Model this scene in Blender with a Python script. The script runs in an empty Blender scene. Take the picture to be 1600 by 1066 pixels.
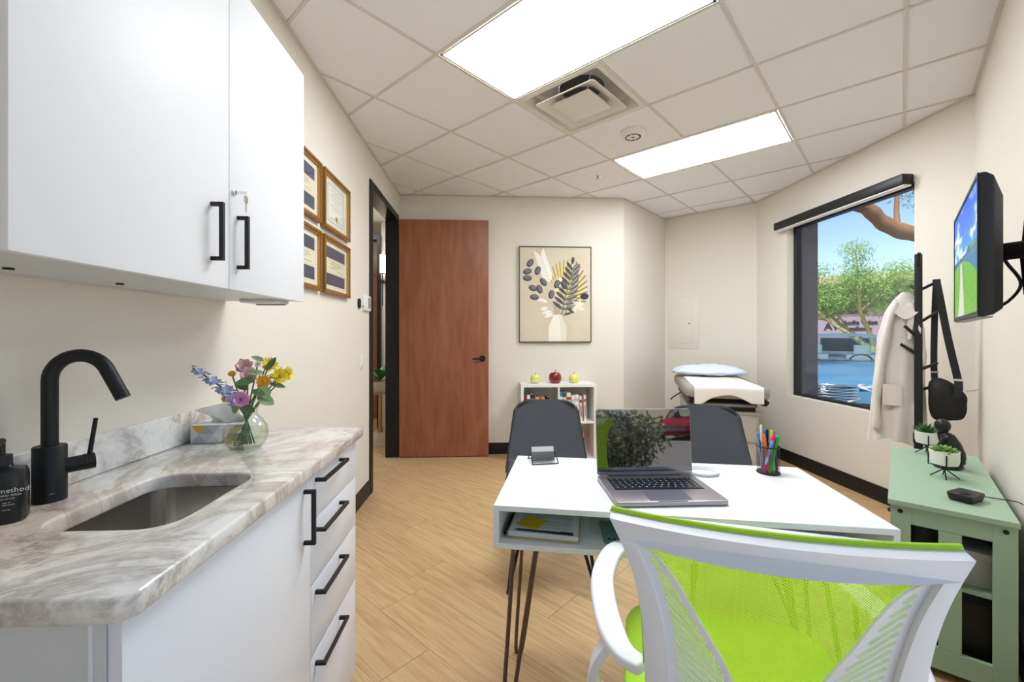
import bpy, bmesh, math, random
import numpy as np
from mathutils import Matrix, Vector, Euler
from mathutils.geometry import tessellate_polygon

sc = bpy.context.scene
C = sc.collection
R = math.radians
PI = math.pi

# ------------------------------------------------------------------ camera
CAM_H = 1.265
cam = bpy.data.cameras.new('camera'); camo = bpy.data.objects.new('camera', cam); C.objects.link(camo)
cam.sensor_width = 36.0; cam.sensor_fit = 'HORIZONTAL'; cam.lens = 15.144
cam.shift_y = -0.006; cam.clip_start = 0.02; cam.clip_end = 400
camo.location = (0, 0, CAM_H); camo.rotation_euler = (R(90), 0, R(-3.03))
sc.camera = camo
# ------------------------------------------------------------------ light
SKY_STRENGTH = 0.155; SUN_ENERGY = 9.0; PANEL = 16.5
w = bpy.data.worlds.new('sky'); sc.world = w; w.use_nodes = True
nt = w.node_tree; nt.nodes.clear()
sky = nt.nodes.new('ShaderNodeTexSky'); sky.sky_type = 'NISHITA'; sky.sun_disc = False
sky.sun_elevation = R(52); sky.sun_rotation = R(235); sky.air_density = 1.0; sky.dust_density = 0.0; sky.ozone_density = 3.0
bg = nt.nodes.new('ShaderNodeBackground'); bg.inputs[1].default_value = SKY_STRENGTH
wo = nt.nodes.new('ShaderNodeOutputWorld')
nt.links.new(sky.outputs[0], bg.inputs[0]); nt.links.new(bg.outputs[0], wo.inputs[0])
sun = bpy.data.lights.new('sun', 'SUN'); sun.energy = SUN_ENERGY; sun.angle = R(0.6); sun.color = (1, .95, .87)
suno = bpy.data.objects.new('sun', sun); C.objects.link(suno)
suno.rotation_euler = Vector((0.44, 0.36, -0.82)).to_track_quat('-Z', 'Y').to_euler()
suno.location = (-4, -4, 12)
vs = sc.view_settings
vs.view_transform = 'Standard'; vs.look = 'None'; vs.gamma = 1; vs.exposure = 0.30; vs.use_curve_mapping = False

# ------------------------------------------------------------------ materials
def S(r, g, b):
    f = lambda c: (c/12.92 if c <= .04045 else ((c+.055)/1.055)**2.4)
    return (f(r/255), f(g/255), f(b/255), 1)
MC = {}
def nodes_of(m):
    m.use_nodes = True
    return m.node_tree, m.node_tree.nodes['Principled BSDF']
def mat(name, rgb, rough=.5, metal=0., vary=.05, nscale=30., bump=0., bscale=200., spec=.5, coat=0., sheen=0., emit=None, trans=0., ior=1.45, obj_random=0.):
    """procedural principled material: colour with fine noise variation, optional noise bump"""
    if name in MC: return MC[name]
    m = bpy.data.materials.new(name); nt, p = nodes_of(m); L = nt.links
    c = S(*rgb)
    p.inputs['Roughness'].default_value = rough; p.inputs['Metallic'].default_value = metal
    p.inputs['Specular IOR Level'].default_value = spec; p.inputs['Coat Weight'].default_value = coat
    p.inputs['Coat Roughness'].default_value = .05
    p.inputs['Sheen Weight'].default_value = sheen
    p.inputs['Transmission Weight'].default_value = trans; p.inputs['IOR'].default_value = ior
    tc = nt.nodes.new('ShaderNodeTexCoord')
    n = nt.nodes.new('ShaderNodeTexNoise'); n.inputs['Scale'].default_value = nscale; n.inputs['Detail'].default_value = 4
    L.new(tc.outputs['Object'], n.inputs['Vector'])
    mx = nt.nodes.new('ShaderNodeMix'); mx.data_type = 'RGBA'
    k0, k1 = 1-vary, 1+vary
    mx.inputs[6].default_value = (c[0]*k0, c[1]*k0, c[2]*k0, 1); mx.inputs[7].default_value = (min(1, c[0]*k1), min(1, c[1]*k1), min(1, c[2]*k1), 1)
    L.new(n.outputs['Fac'], mx.inputs[0])
    L.new(mx.outputs[2], p.inputs['Base Color'])
    if bump:
        n2 = nt.nodes.new('ShaderNodeTexNoise'); n2.inputs['Scale'].default_value = bscale; n2.inputs['Detail'].default_value = 3
        L.new(tc.outputs['Object'], n2.inputs['Vector'])
        b = nt.nodes.new('ShaderNodeBump'); b.inputs['Strength'].default_value = bump; b.inputs['Distance'].default_value = .002
        L.new(n2.outputs['Fac'], b.inputs['Height']); L.new(b.outputs[0], p.inputs['Normal'])
    if emit:
        p.inputs['Emission Color'].default_value = c; p.inputs['Emission Strength'].default_value = emit
    MC[name] = m
    return m
def pane_mat(name, tint=(1, 1, 1), ior=1.45, rough=0.0):
    """thin sheet glass: lets light straight through, reflects by fresnel"""
    if name in MC: return MC[name]
    m = bpy.data.materials.new(name); m.use_nodes = True; nt = m.node_tree; nt.nodes.clear(); L = nt.links
    tr = nt.nodes.new('ShaderNodeBsdfTransparent'); tr.inputs[0].default_value = (*tint, 1)
    gl = nt.nodes.new('ShaderNodeBsdfGlossy'); gl.inputs['Roughness'].default_value = rough
    lw = nt.nodes.new('ShaderNodeLayerWeight'); pw = nt.nodes.new('ShaderNodeMath'); pw.operation = 'POWER'; pw.inputs[1].default_value = 5.; L.new(lw.outputs['Facing'], pw.inputs[0])
    fr = nt.nodes.new('ShaderNodeMath'); fr.operation = 'MULTIPLY_ADD'; fr.inputs[1].default_value = .95; fr.inputs[2].default_value = ((ior-1)/(ior+1))**2; L.new(pw.outputs[0], fr.inputs[0])
    mx = nt.nodes.new('ShaderNodeMixShader'); o = nt.nodes.new('ShaderNodeOutputMaterial')
    L.new(fr.outputs[0], mx.inputs[0]); L.new(tr.outputs[0], mx.inputs[1]); L.new(gl.outputs[0], mx.inputs[2]); L.new(mx.outputs[0], o.inputs[0])
    MC[name] = m; return m
def wood_mat(name, dark, mid, light, rot, sx, sy, rough=.45, coat=0., ring=6., per_object=True, tint=.12):
    """long-grain wood: stretched noise fibres plus warped growth rings; rot = angle of grain, about z (floor) or 'v' for vertical grain"""
    m = bpy.data.materials.new(name); nt, p = nodes_of(m); L = nt.links; N = nt.nodes.new
    p.inputs['Roughness'].default_value = rough; p.inputs['Coat Weight'].default_value = coat; p.inputs['Coat Roughness'].default_value = .25
    tc = N('ShaderNodeTexCoord'); mp = N('ShaderNodeMapping'); mp.inputs['Rotation'].default_value = rot
    L.new(tc.outputs['Object'], mp.inputs[0])
    vec = mp.outputs[0]
    if per_object:
        oi = N('ShaderNodeObjectInfo'); mul = N('ShaderNodeMath'); mul.operation = 'MULTIPLY'; mul.inputs[1].default_value = 37.
        L.new(oi.outputs['Random'], mul.inputs[0])
        cx = N('ShaderNodeCombineXYZ'); 
        for i in range(3): L.new(mul.outputs[0], cx.inputs[i])
        ad = N('ShaderNodeVectorMath'); ad.operation = 'ADD'; L.new(vec, ad.inputs[0]); L.new(cx.outputs[0], ad.inputs[1]); vec = ad.outputs[0]
    st = N('ShaderNodeMapping'); st.inputs['Scale'].default_value = (sx, sy, sy); L.new(vec, st.inputs[0])
    n1 = N('ShaderNodeTexNoise'); n1.inputs['Scale'].default_value = 1.; n1.inputs['Detail'].default_value = 8; n1.inputs['Roughness'].default_value = .62; n1.inputs['Distortion'].default_value = .6
    L.new(st.outputs[0], n1.inputs['Vector'])
    st2 = N('ShaderNodeMapping'); st2.inputs['Scale'].default_value = (sx*.55, sy*.3, sy*.3); L.new(vec, st2.inputs[0])
    n2 = N('ShaderNodeTexNoise'); n2.inputs['Scale'].default_value = 1.; n2.inputs['Detail'].default_value = 2; n2.inputs['Distortion'].default_value = .3
    L.new(st2.outputs[0], n2.inputs['Vector'])
    rg = N('ShaderNodeMath'); rg.operation = 'MULTIPLY'; rg.inputs[1].default_value = ring; L.new(n2.outputs['Fac'], rg.inputs[0])
    fr = N('ShaderNodeMath'); fr.operation = 'PINGPONG'; fr.inputs[1].default_value = .5; L.new(rg.outputs[0], fr.inputs[0])
    ad2 = N('ShaderNodeMath'); ad2.operation = 'MULTIPLY_ADD'; ad2.inputs[1].default_value = .35; L.new(fr.outputs[0], ad2.inputs[0]); L.new(n1.outputs['Fac'], ad2.inputs[2])
    cr = N('ShaderNodeValToRGB'); e = cr.color_ramp.elements
    e[0].position = .33; e[0].color = S(*dark); e[1].position = .85; e[1].color = S(*light); k = e.new(.55); k.color = S(*mid)
    L.new(ad2.outputs[0], cr.inputs[0])
    col = cr.outputs[0]
    if per_object:
        hs = N('ShaderNodeHueSaturation'); mr = N('ShaderNodeMapRange'); mr.inputs['To Min'].default_value = 1-tint; mr.inputs['To Max'].default_value = 1+tint*.7
        L.new(oi.outputs['Random'], mr.inputs['Value']); L.new(mr.outputs[0], hs.inputs['Value']); L.new(col, hs.inputs['Color']); col = hs.outputs[0]
    L.new(col, p.inputs['Base Color'])
    b = N('ShaderNodeBump'); b.inputs['Strength'].default_value = .12; b.inputs['Distance'].default_value = .001
    L.new(n1.outputs['Fac'], b.inputs['Height']); L.new(b.outputs[0], p.inputs['Normal'])
    MC[name] = m; return m
def attr_mat(name, rough=.5, emit=0., coat=0.):
    """flat print: colour comes from the mesh's own colour attribute"""
    if name in MC: return MC[name]
    m = bpy.data.materials.new(name); nt, p = nodes_of(m); L = nt.links
    a = nt.nodes.new('ShaderNodeVertexColor'); a.layer_name = 'Col'
    p.inputs['Roughness'].default_value = rough; p.inputs['Coat Weight'].default_value = coat
    if emit:
        p.inputs['Base Color'].default_value = (.02, .02, .02, 1)
        L.new(a.outputs[0], p.inputs['Emission Color']); p.inputs['Emission Strength'].default_value = emit
    else: L.new(a.outputs[0], p.inputs['Base Color'])
    MC[name] = m; return m

# ------------------------------------------------------------------ mesh building
class MB:
    def __init__(s): s.v = []; s.f = []
    def add(s, vs, fs, T=None):
        o = len(s.v)
        s.v += [tuple(T @ Vector(p)) if T is not None else tuple(p) for p in vs]
        s.f += [tuple(i+o for i in f) for f in fs]
        return s
    def box(s, x0, x1, y0, y1, z0, z1, T=None):
        v = [(x0,y0,z0),(x1,y0,z0),(x1,y1,z0),(x0,y1,z0),(x0,y0,z1),(x1,y0,z1),(x1,y1,z1),(x0,y1,z1)]
        return s.add(v, [(0,3,2,1),(4,5,6,7),(0,1,5,4),(1,2,6,5),(2,3,7,6),(3,0,4,7)], T)
    def prism(s, poly, z0, z1, T=None):
        a = sum(poly[i][0]*poly[(i+1) % len(poly)][1]-poly[(i+1) % len(poly)][0]*poly[i][1] for i in range(len(poly)))
        if a < 0: poly = poly[::-1]
        n = len(poly)
        v = [(x, y, z0) for x, y in poly]+[(x, y, z1) for x, y in poly]
        f = [tuple(range(n-1, -1, -1)), tuple(range(n, 2*n))]+[(i, (i+1) % n, n+(i+1) % n, n+i) for i in range(n)]
        return s.add(v, f, T)
    def loft(s, loops, T=None, cap0=True, cap1=True, closed=True):
        n = len(loops[0]); v = [p for l in loops for p in l]; f = []
        for k in range(len(loops)-1):
            for i in range(n if closed else n-1):
                j = (i+1) % n
                f.append((k*n+i, k*n+j, (k+1)*n+j, (k+1)*n+i))
        if cap0: f.append(tuple(range(n-1, -1, -1)))
        if cap1: f.append(tuple(range((len(loops)-1)*n, len(loops)*n)))
        return s.add(v, f, T)
    def lathe(s, prof, n=24, T=None, sx=1, sy=1, cap0=True, cap1=True):
        return s.loft([[(r*math.cos(2*PI*i/n)*sx, r*math.sin(2*PI*i/n)*sy, z) for i in range(n)] for r, z in prof], T, cap0, cap1)
    def cyl(s, r, z0, z1, n=20, T=None): return s.lathe([(r, z0), (r, z1)], n, T)
    def ball(s, r, c=(0, 0, 0), n=14, m=8, sx=1, sy=1, sz=1, T=None):
        pr = [(max(r*math.sin(PI*k/m), 1e-5), -r*math.cos(PI*k/m)) for k in range(m+1)]
        return s.loft([[(c[0]+q*math.cos(2*PI*i/n)*sx, c[1]+q*math.sin(2*PI*i/n)*sy, c[2]+z*sz) for i in range(n)] for q, z in pr], T)
    def tube(s, pts, r, n=10, T=None, closed=False, cap=True, flat=1.0, up=None):
        """sweep along a path; r a number or list; flat squeezes the section along its second axis"""
        pts = [Vector(p) for p in pts]; m = len(pts)
        rs = r if isinstance(r, (list, tuple)) else [r]*m
        loops = []; N0 = None
        for k in range(m):
            if closed: t = (pts[(k+1) % m]-pts[k-1]).normalized()
            else: t = (pts[min(k+1, m-1)]-pts[max(k-1, 0)]).normalized()
            if up is not None: N = Vector(up)-t*Vector(up).dot(t)
            elif N0 is None:
                a = Vector((0, 0, 1)) if abs(t.z) < .9 else Vector((1, 0, 0)); N = a-t*a.dot(t)
            else: N = N0-t*N0.dot(t)
            N.normalize(); N0 = N; B = t.cross(N)
            loops.append([tuple(pts[k]+B*(rs[k]*math.cos(2*PI*i/n))+N*(rs[k]*flat*math.sin(2*PI*i/n))) for i in range(n)])
        if closed: loops.append(loops[0]); cap = False
        return s.loft(loops, T, cap, cap)
    def strip(s, pts, w, t, up, T=None):
        """flat strap: rectangular section, width w along path-normal, thickness t along up"""
        pts = [Vector(p) for p in pts]; m = len(pts); loops = []
        ws = w if isinstance(w, (list, tuple)) else [w]*m
        for k in range(m):
            d = (pts[min(k+1, m-1)]-pts[max(k-1, 0)]).normalized()
            N = Vector(up[k] if isinstance(up, list) else up); N = (N-d*N.dot(d)).normalized(); B = d.cross(N)
            loops.append([tuple(pts[k]+B*a*ws[k]/2+N*b*t/2) for a, b in ((-1, -1), (1, -1), (1, 1), (-1, 1))])
        return s.loft(loops, T)
    def grid(s, fn, nu, nv, T=None, closed_u=False):
        v = [fn(i/(nu if closed_u else nu), j/nv) for j in range(nv+1) for i in range(nu if closed_u else nu+1)]
        W = nu if closed_u else nu+1; f = []
        for j in range(nv):
            for i in range(nu):
                i2 = (i+1) % W if closed_u else i+1
                f.append((j*W+i, j*W+i2, (j+1)*W+i2, (j+1)*W+i))
        return s.add(v, f, T)
    def sheet(s, fn, nu, nv, nrm, th, T=None):
        """double-sided sheet of thickness th along nrm"""
        n = Vector(nrm)*th
        a = [fn(i/nu, j/nv) for j in range(nv+1) for i in range(nu+1)]; W = nu+1; M = len(a)
        v = [tuple(p) for p in a]+[tuple(Vector(p)+n) for p in a]; f = []
        for j in range(nv):
            for i in range(nu):
                q = (j*W+i, j*W+i+1, (j+1)*W+i+1, (j+1)*W+i); f.append(q[::-1]); f.append(tuple(x+M for x in q))
        b = [i for i in range(W)]+[j*W+nu for j in range(1, nv+1)]+[nv*W+i for i in range(nu-1, -1, -1)]+[j*W for j in range(nv-1, 0, -1)]
        for k in range(len(b)):
            p, q = b[k], b[(k+1) % len(b)]; f.append((p, q, q+M, p+M))
        return s.add(v, f, T)
    def plate(s, loops, fn, d0, d1):
        """flat plate with holes; loops of 2-D points, fn(u,w,d)->xyz"""
        tri = tessellate_polygon([[Vector((p[0], p[1], 0)) for p in l] for l in loops])
        flat = [p for l in loops for p in l]; n = len(flat)
        v = [fn(p[0], p[1], d0) for p in flat]+[fn(p[0], p[1], d1) for p in flat]
        f = [tuple(t) for t in tri]+[tuple(i+n for i in t[::-1]) for t in tri]
        o = 0
        for l in loops:
            m = len(l)
            for i in range(m): f.append((o+i, o+(i+1) % m, n+o+(i+1) % m, n+o+i))
            o += m
        return s.add(v, f)
    def mesh(s, name, smooth=None, bevel=0., bseg=2, fix=True, weld=True):
        me = bpy.data.meshes.new(name); me.from_pydata(s.v, [], s.f)
        bm = bmesh.new(); bm.from_mesh(me)
        if weld: bmesh.ops.remove_doubles(bm, verts=bm.verts, dist=1e-6)
        if fix: bmesh.ops.recalc_face_normals(bm, faces=bm.faces)
        if bevel:
            es = [e for e in bm.edges if len(e.link_faces) == 2 and e.calc_face_angle(0) > .6]
            bmesh.ops.bevel(bm, geom=es, offset=bevel, segments=bseg, profile=.5, affect='EDGES', clamp_overlap=True)
        bm.to_mesh(me); bm.free()
        if smooth is not None or bevel:
            for p in me.polygons: p.use_smooth = True
            me.set_sharp_from_angle(angle=R(smooth if smooth is not None else 35))
        return me
    def build(s, name, m, parent=None, loc=(0, 0, 0), rot=(0, 0, 0), **kw):
        return link(name, s.mesh(name, **kw), m, parent, loc, rot)
def link(name, me, m, parent=None, loc=(0, 0, 0), rot=(0, 0, 0)):
    if m is not None and not me.materials: me.materials.append(m)
    o = bpy.data.objects.new(name, me); C.objects.link(o)
    o.location = loc; o.rotation_euler = rot
    if parent is not None: o.parent = parent
    return o
def tag(o, label, cat, group=None):
    o['label'] = label; o['category'] = cat
    if group: o['group'] = group
    return o
def thing(name, label, cat, loc=(0, 0, 0), rz=0., group=None, rot=None):
    o = bpy.data.objects.new(name, None); C.objects.link(o); o.empty_display_size = .05
    o.location = loc; o.rotation_euler = rot if rot else (0, 0, rz)
    return tag(o, label, cat, group)
def struct(o): o['kind'] = 'structure'; return o
def stuff(o): o['kind'] = 'stuff'; return o
def B(x0, x1, y0, y1, z0, z1, T=None): return MB().box(x0, x1, y0, y1, z0, z1, T)
def rrect(x0, x1, y0, y1, r, n=6):
    out = []
    for cx, cy, a in ((x1-r, y1-r, 0), (x0+r, y1-r, 90), (x0+r, y0+r, 180), (x1-r, y0+r, 270)):
        for k in range(n+1):
            t = R(a+90*k/n); out.append((cx+r*math.cos(t), cy+r*math.sin(t)))
    return out
def text_mesh(body, size, depth=.0005, align='LEFT', font_w=None):
    cu = bpy.data.curves.new('t', 'FONT'); cu.body = body; cu.size = size; cu.extrude = depth; cu.align_x = align; cu.resolution_u = 2
    if font_w: cu.offset = font_w
    o = bpy.data.objects.new('t', cu); C.objects.link(o)
    dg = bpy.context.evaluated_depsgraph_get()
    me = bpy.data.meshes.new_from_object(o.evaluated_get(dg))
    bpy.data.objects.remove(o); bpy.data.curves.remove(cu)
    me.materials.clear()
    return me
def spline(P, n):
    """Catmull-Rom through points"""
    P = [Vector(p) for p in P]; out = []
    for i in range(len(P)-1):
        a, b, c, d = P[max(i-1, 0)], P[i], P[i+1], P[min(i+2, len(P)-1)]
        for k in range(n):
            t = k/n
            out.append(.5*((2*b)+(c-a)*t+(2*a-5*b+4*c-d)*t*t+(3*b-a-3*c+d)*t**3))
    out.append(P[-1]); return out
def interp(x, xs, ys): return float(np.interp(x, xs, ys))
def clip_poly(poly, halfplanes):
    """convex clip; each half-plane (a,b,c) keeps a*x+b*y<=c"""
    for a, b, c in halfplanes:
        out = []
        for i in range(len(poly)):
            p, q = poly[i], poly[(i+1) % len(poly)]
            dp, dq = a*p[0]+b*p[1]-c, a*q[0]+b*q[1]-c
            if dp <= 0: out.append(p)
            if (dp < 0 < dq) or (dq < 0 < dp):
                t = dp/(dp-dq); out.append((p[0]+(q[0]-p[0])*t, p[1]+(q[1]-p[1])*t))
        poly = out
        if len(poly) < 3: return []
    return poly
# small rasteriser for flat prints (screens, paper, painted canvas)
class Ras:
    def __init__(s, w, h, aspect, bg):
        s.w, s.h = w, h
        s.X, s.Y = np.meshgrid(np.linspace(0, aspect, w), np.linspace(1, 0, h))   # y up, height 1
        s.im = np.zeros((h, w, 3)); s.im[:] = np.array(bg)/255.
        s.px = 1.0/h
    def put(s, mask, col, a=1.):
        m = (np.clip(mask, 0, 1)*a)[..., None]; s.im = s.im*(1-m)+m*np.array(col)/255.
    def ell(s, cx, cy, rx, ry, ang, col, a=1.):
        c, n = math.cos(ang), math.sin(ang); x, y = s.X-cx, s.Y-cy
        u, v = (x*c+y*n)/rx, (-x*n+y*c)/ry
        s.put((1-np.sqrt(u*u+v*v))*min(rx, ry)/s.px+.5, col, a)
    def leaf(s, x0, y0, x1, y1, wd, col, a=1.):
        dx, dy = x1-x0, y1-y0; L = math.hypot(dx, dy); u = ((s.X-x0)*dx+(s.Y-y0)*dy)/L/L; v = np.abs(-(s.X-x0)*dy+(s.Y-y0)*dx)/L
        hw = wd*np.sin(np.clip(u, 0, 1)*PI)**.7
        s.put(((hw-v)/s.px+.5)*((u > 0) & (u < 1)), col, a)
    def line(s, x0, y0, x1, y1, wd, col, a=1.):
        dx, dy = x1-x0, y1-y0; L2 = dx*dx+dy*dy+1e-12; u = np.clip(((s.X-x0)*dx+(s.Y-y0)*dy)/L2, 0, 1)
        d = np.hypot(s.X-x0-u*dx, s.Y-y0-u*dy); s.put((wd/2-d)/s.px+.5, col, a)
    def rect(s, x0, x1, y0, y1, col, a=1.):
        s.put(((s.X >= x0) & (s.X <= x1) & (s.Y >= y0) & (s.Y <= y1)).astype(float), col, a)
    def mesh(s, name, fn):
        """fn maps (u 0..1 left-right, v 0..1 bottom-top) to xyz"""
        w, h = s.w, s.h
        v = [fn(i/(w-1), 1-j/(h-1)) for j in range(h) for i in range(w)]
        f = [(j*w+i, (j+1)*w+i, (j+1)*w+i+1, j*w+i+1) for j in range(h-1) for i in range(w-1)]
        me = bpy.data.meshes.new(name); me.from_pydata(v, [], f)
        ca = me.color_attributes.new('Col', 'FLOAT_COLOR', 'POINT')
        im = np.clip(s.im, 0, 1); lin = np.where(im <= .04045, im/12.92, ((im+.055)/1.055)**2.4)
        ca.data.foreach_set('color', np.concatenate([lin, np.ones((h, w, 1))], 2).astype(np.float32).ravel())
        return me
def copy_tree(o, parent=None):
    c = o.copy(); C.objects.link(c); c.parent = parent
    for ch in list(o.children): copy_tree(ch, c)
    return c
rnd = random.Random(7)
# ------------------------------------------------------------------ shared materials
M_wall = mat('wall_paint', (229, 222, 210), .75, vary=.012, nscale=3, bump=.06, bscale=260, spec=.3)
M_tile = mat('ceiling_tile_face', (243, 243, 245), .9, vary=.03, nscale=160, bump=.25, bscale=420, spec=.1)
M_bar = mat('ceiling_bar_paint', (218, 214, 206), .6, vary=.01)
M_black = mat('black_painted_trim', (22, 21, 22), .42, vary=.1)
M_blackm = mat('black_matt_metal', (30, 30, 32), .45, metal=.3, vary=.08, bump=.1, bscale=900)
M_wgloss = mat('white_gloss_lacquer', (240, 240, 245), .42, vary=.004, spec=.2)
M_wsatin = mat('white_satin_lacquer', (239, 240, 247), .3, vary=.006)
M_carc = mat('white_carcass_board', (215, 217, 219), .4, vary=.01)
M_floor = wood_mat('oak_plank', (176, 142, 100), (195, 161, 117), (210, 180, 136), (0, 0, R(45)), 2.6, 44, rough=.42, ring=7, tint=.04)
M_grout = mat('plank_joint', (176, 158, 132), .8)
M_door = wood_mat('cherry_veneer', (134, 77, 52), (150, 90, 63), (164, 104, 76), (0, R(90), 0), 1.6, 16, rough=.33, ring=5, per_object=False)
M_glass = pane_mat('window_glass')
M_ext = mat('exterior_grey_stucco', (92, 90, 98), .8, bump=.3, bscale=120)
M_steel = mat('brushed_steel', (196, 194, 190), .24, metal=1, vary=.1, nscale=80)
M_chrome = mat('polished_chrome', (220, 220, 220), .08, metal=1, vary=.02)
M_white = mat('white_plastic', (236, 236, 234), .4, vary=.01)
M_dkplast = mat('black_plastic', (24, 24, 26), .4, vary=.1)

# ------------------------------------------------------------------ room outline
ZC = 2.7315
P0, P1, P2, P3, P4, P5, P6 = (-.995, -.95), (-.94, 4.58), (1.45, 4.58), (2.225, 5.355), (2.96, 4.62), (2.96, 2.473), (-.463, -.95)
LW = lambda y: -.995+.055*(y+.95)/5.53
q2 = math.sqrt(.5)
def wall(name, p, q, th=.12, opens=(), e0=.1, e1=.1, z1=2.95, m=None):
    """wall from p to q, room on the right-hand side of travel... solid on the left; openings (s0,s1,z0,z1) along it"""
    p, q = Vector((*p, 0)), Vector((*q, 0)); d = (q-p); L = d.length; d.normalize(); n = Vector((-d.y, d.x, 0))
    T = Matrix(((d.x, n.x, 0, p.x), (d.y, n.y, 0, p.y), (0, 0, 1, 0), (0, 0, 0, 1)))
    mb = MB(); cur = -e0
    for s0, s1, a, b in opens:
        mb.box(cur, s0, 0, th, 0, z1, T)
        if a > 0: mb.box(s0, s1, 0, th, 0, a, T)
        mb.box(s0, s1, 0, th, b, z1, T); cur = s1
    mb.box(cur, L+e1, 0, th, 0, z1, T)
    return struct(mb.build(name, m or M_wall, weld=False)), T
wall_left, TL = wall('wall_left', P0, P1, .115, [(4.455, 5.475, 0, 2.475)])
wall('wall_far', P1, P2, e1=0)
wall('wall_wing', P2, P3, e0=0)
wall('wall_alcove', P3, P4)
wall_window, TW = wall('wall_window', P4, P5, .15, [(.48, 1.77, .66, 2.36)])
wall_right, TR = wall('wall_right', P5, P6, .12, [(2.479, 4.475, .12, 2.55)])
wall('wall_behind', P6, P0)
# hall beyond the open door
wall('wall_hall_side', (-1.06, 5.7), (-1.06, 4.7), .08, e0=0, e1=0)
wall('wall_hall_far', (-1.405, 5.7), (-.95, 5.7), .1, e0=0, e1=0)
wall('wall_hall_left', (-2.35, 3.2), (-2.35, 6.7), .1)
wall('wall_hall_near', (-1.14, 3.2), (-2.35, 3.2), .1, e0=-.02)
wall('wall_hall_end', (-2.35, 6.7), (-1.3, 6.7), .1)
wall('wall_hall_return', (-1.405, 6.7), (-1.405, 5.8), .1, e0=0, e1=0)
struct(B(-2.45, -1.13, 3.1, 6.8, 2.74, 2.8).build('ceiling_hall', M_wall))
roof = clip_poly([(-2.7, -1.3), (3.3, -1.3), (3.3, 6.9), (-2.7, 6.9)], [(1, -1, .75), (1, 1, 7.9)])
struct(MB().prism(roof, 2.96, 3.06).build('roof', M_ext))  # slab out of view, added to keep sun and sky light out

# ------------------------------------------------------------------ floor: planks laid at 45 degrees
hull = [(1, -1, .487), (1, 1, 7.58), (1, 0, 2.96), (0, 1, 6.7), (0, -1, .95), (-1, 0, 2.35)]
fl = clip_poly([(-3, -2), (4, -2), (4, 8), (-3, 8)], [(a, b, c+.12) for a, b, c in hull])
floor = struct(MB().prism(fl, -.12, -.004).build('floor', M_grout))
def in_room(x, y):
    if x < LW(y)-.02: return y > 3.2 and y < 6.7 and (x < -1.0)
    if y > 4.62: return x-y > -3.16
    return True
def AB(a, b): return (q2*(a+b), q2*(b-a))      # a to the right and near, b to the right and far
PW, PL, G = .235, 1.22, .0008
row = 0; b = 1.066-.235*14
while b < 6.2:
    a = -6.5-rnd.random()*PL
    while a < 3.5:
        poly = [AB(a+G, b+G), AB(a+PL-G, b+G), AB(a+PL-G, b+PW-G), AB(a+G, b+PW-G)]
        c = clip_poly(poly, hull)
        if c and any(in_room(*p) for p in c+[(sum(p[0] for p in c)/len(c), sum(p[1] for p in c)/len(c))]):
            MB().prism(c, -.004, 0).build('plank', M_floor, floor, weld=False)
        a += PL
    b += PW; row += 1

# ------------------------------------------------------------------ suspended ceiling
TB, TA, TS = .8033, -3.0231, .6096
ceiling = struct(MB().prism(clip_poly([(-3, -2), (4, -2), (4, 8), (-3, 8)], [(1, -1, .48), (1, 1, 7.57), (1, 0, 2.95), (0, 1, 5.34), (0, -1, .94), (-1, 0, .99)]), ZC+.13, ZC+.14).build('ceiling', M_tile))
chull = [(1, -1, .487), (1, 1, 7.58), (1, 0, 2.96), (0, 1, 5.36), (0, -1, .95), (-1, .00995, .9855)]
def in_rm(x, y): return not (y > 4.58 and x-y < -3.13)
panels = [(1, 2), (4, 2)]; skip = {(1, 2), (1, 3), (4, 2), (4, 3), (2, 2)}
full = None
for i in range(-4, 10):
    for j in range(-2, 11):
        if (i, j) in skip: continue
        a0, b0 = TA+TS*j, TB+TS*i; g = .0072
        poly = [AB(a0+g, b0+g), AB(a0+TS-g, b0+g), AB(a0+TS-g, b0+TS-g), AB(a0+g, b0+TS-g)]
        c = clip_poly(poly, chull)
        if not c or not any(in_rm(*p) for p in c): continue
        MB().prism(c, ZC+.006, ZC+.02).build('tile', M_tile, ceiling, weld=False)
def bar(a0, b0, a1, b1, w, z0, z1):
    if a0 == a1: poly = [AB(a0-w, b0), AB(a0+w, b0), AB(a0+w, b1), AB(a0-w, b1)]
    else: poly = [AB(a0, b0-w), AB(a1, b0-w), AB(a1, b0+w), AB(a0, b0+w)]
    c = clip_poly(poly, chull)
    if c and any(in_rm(*p) for p in c):
        MB().prism(c, z0, z1).build('grid_bar', M_bar, ceiling, weld=False)
for i in range(-4, 10): bar(-7, TB+TS*i, 4, TB+TS*i, .0078, ZC, ZC+.012)
for j in range(-2, 11):
    a = TA+TS*j
    if j == 3:       # the cross tees stop at the light panels
        for b0, b1 in ((-3, TB+TS), (TB+2*TS, TB+4*TS), (TB+5*TS, 9)): bar(a, b0, a, b1, .0078, ZC+.0005, ZC+.012)
    else: bar(a, -3, a, 9, .0078, ZC+.0005, ZC+.012)
for p, q in ((P0, P1), (P1, P2), (P2, P3), (P3, P4), (P4, P5), (P5, P6), (P6, P0)):
    d = Vector((q[0]-p[0], q[1]-p[1])).normalized(); n = Vector((d.y, -d.x))*.016
    MB().prism([p, q, (q[0]+n.x, q[1]+n.y), (p[0]+n.x, p[1]+n.y)], ZC+.001, ZC+.003).build('wall_angle', M_bar, ceiling, weld=False)
E45 = R(-45)
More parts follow.
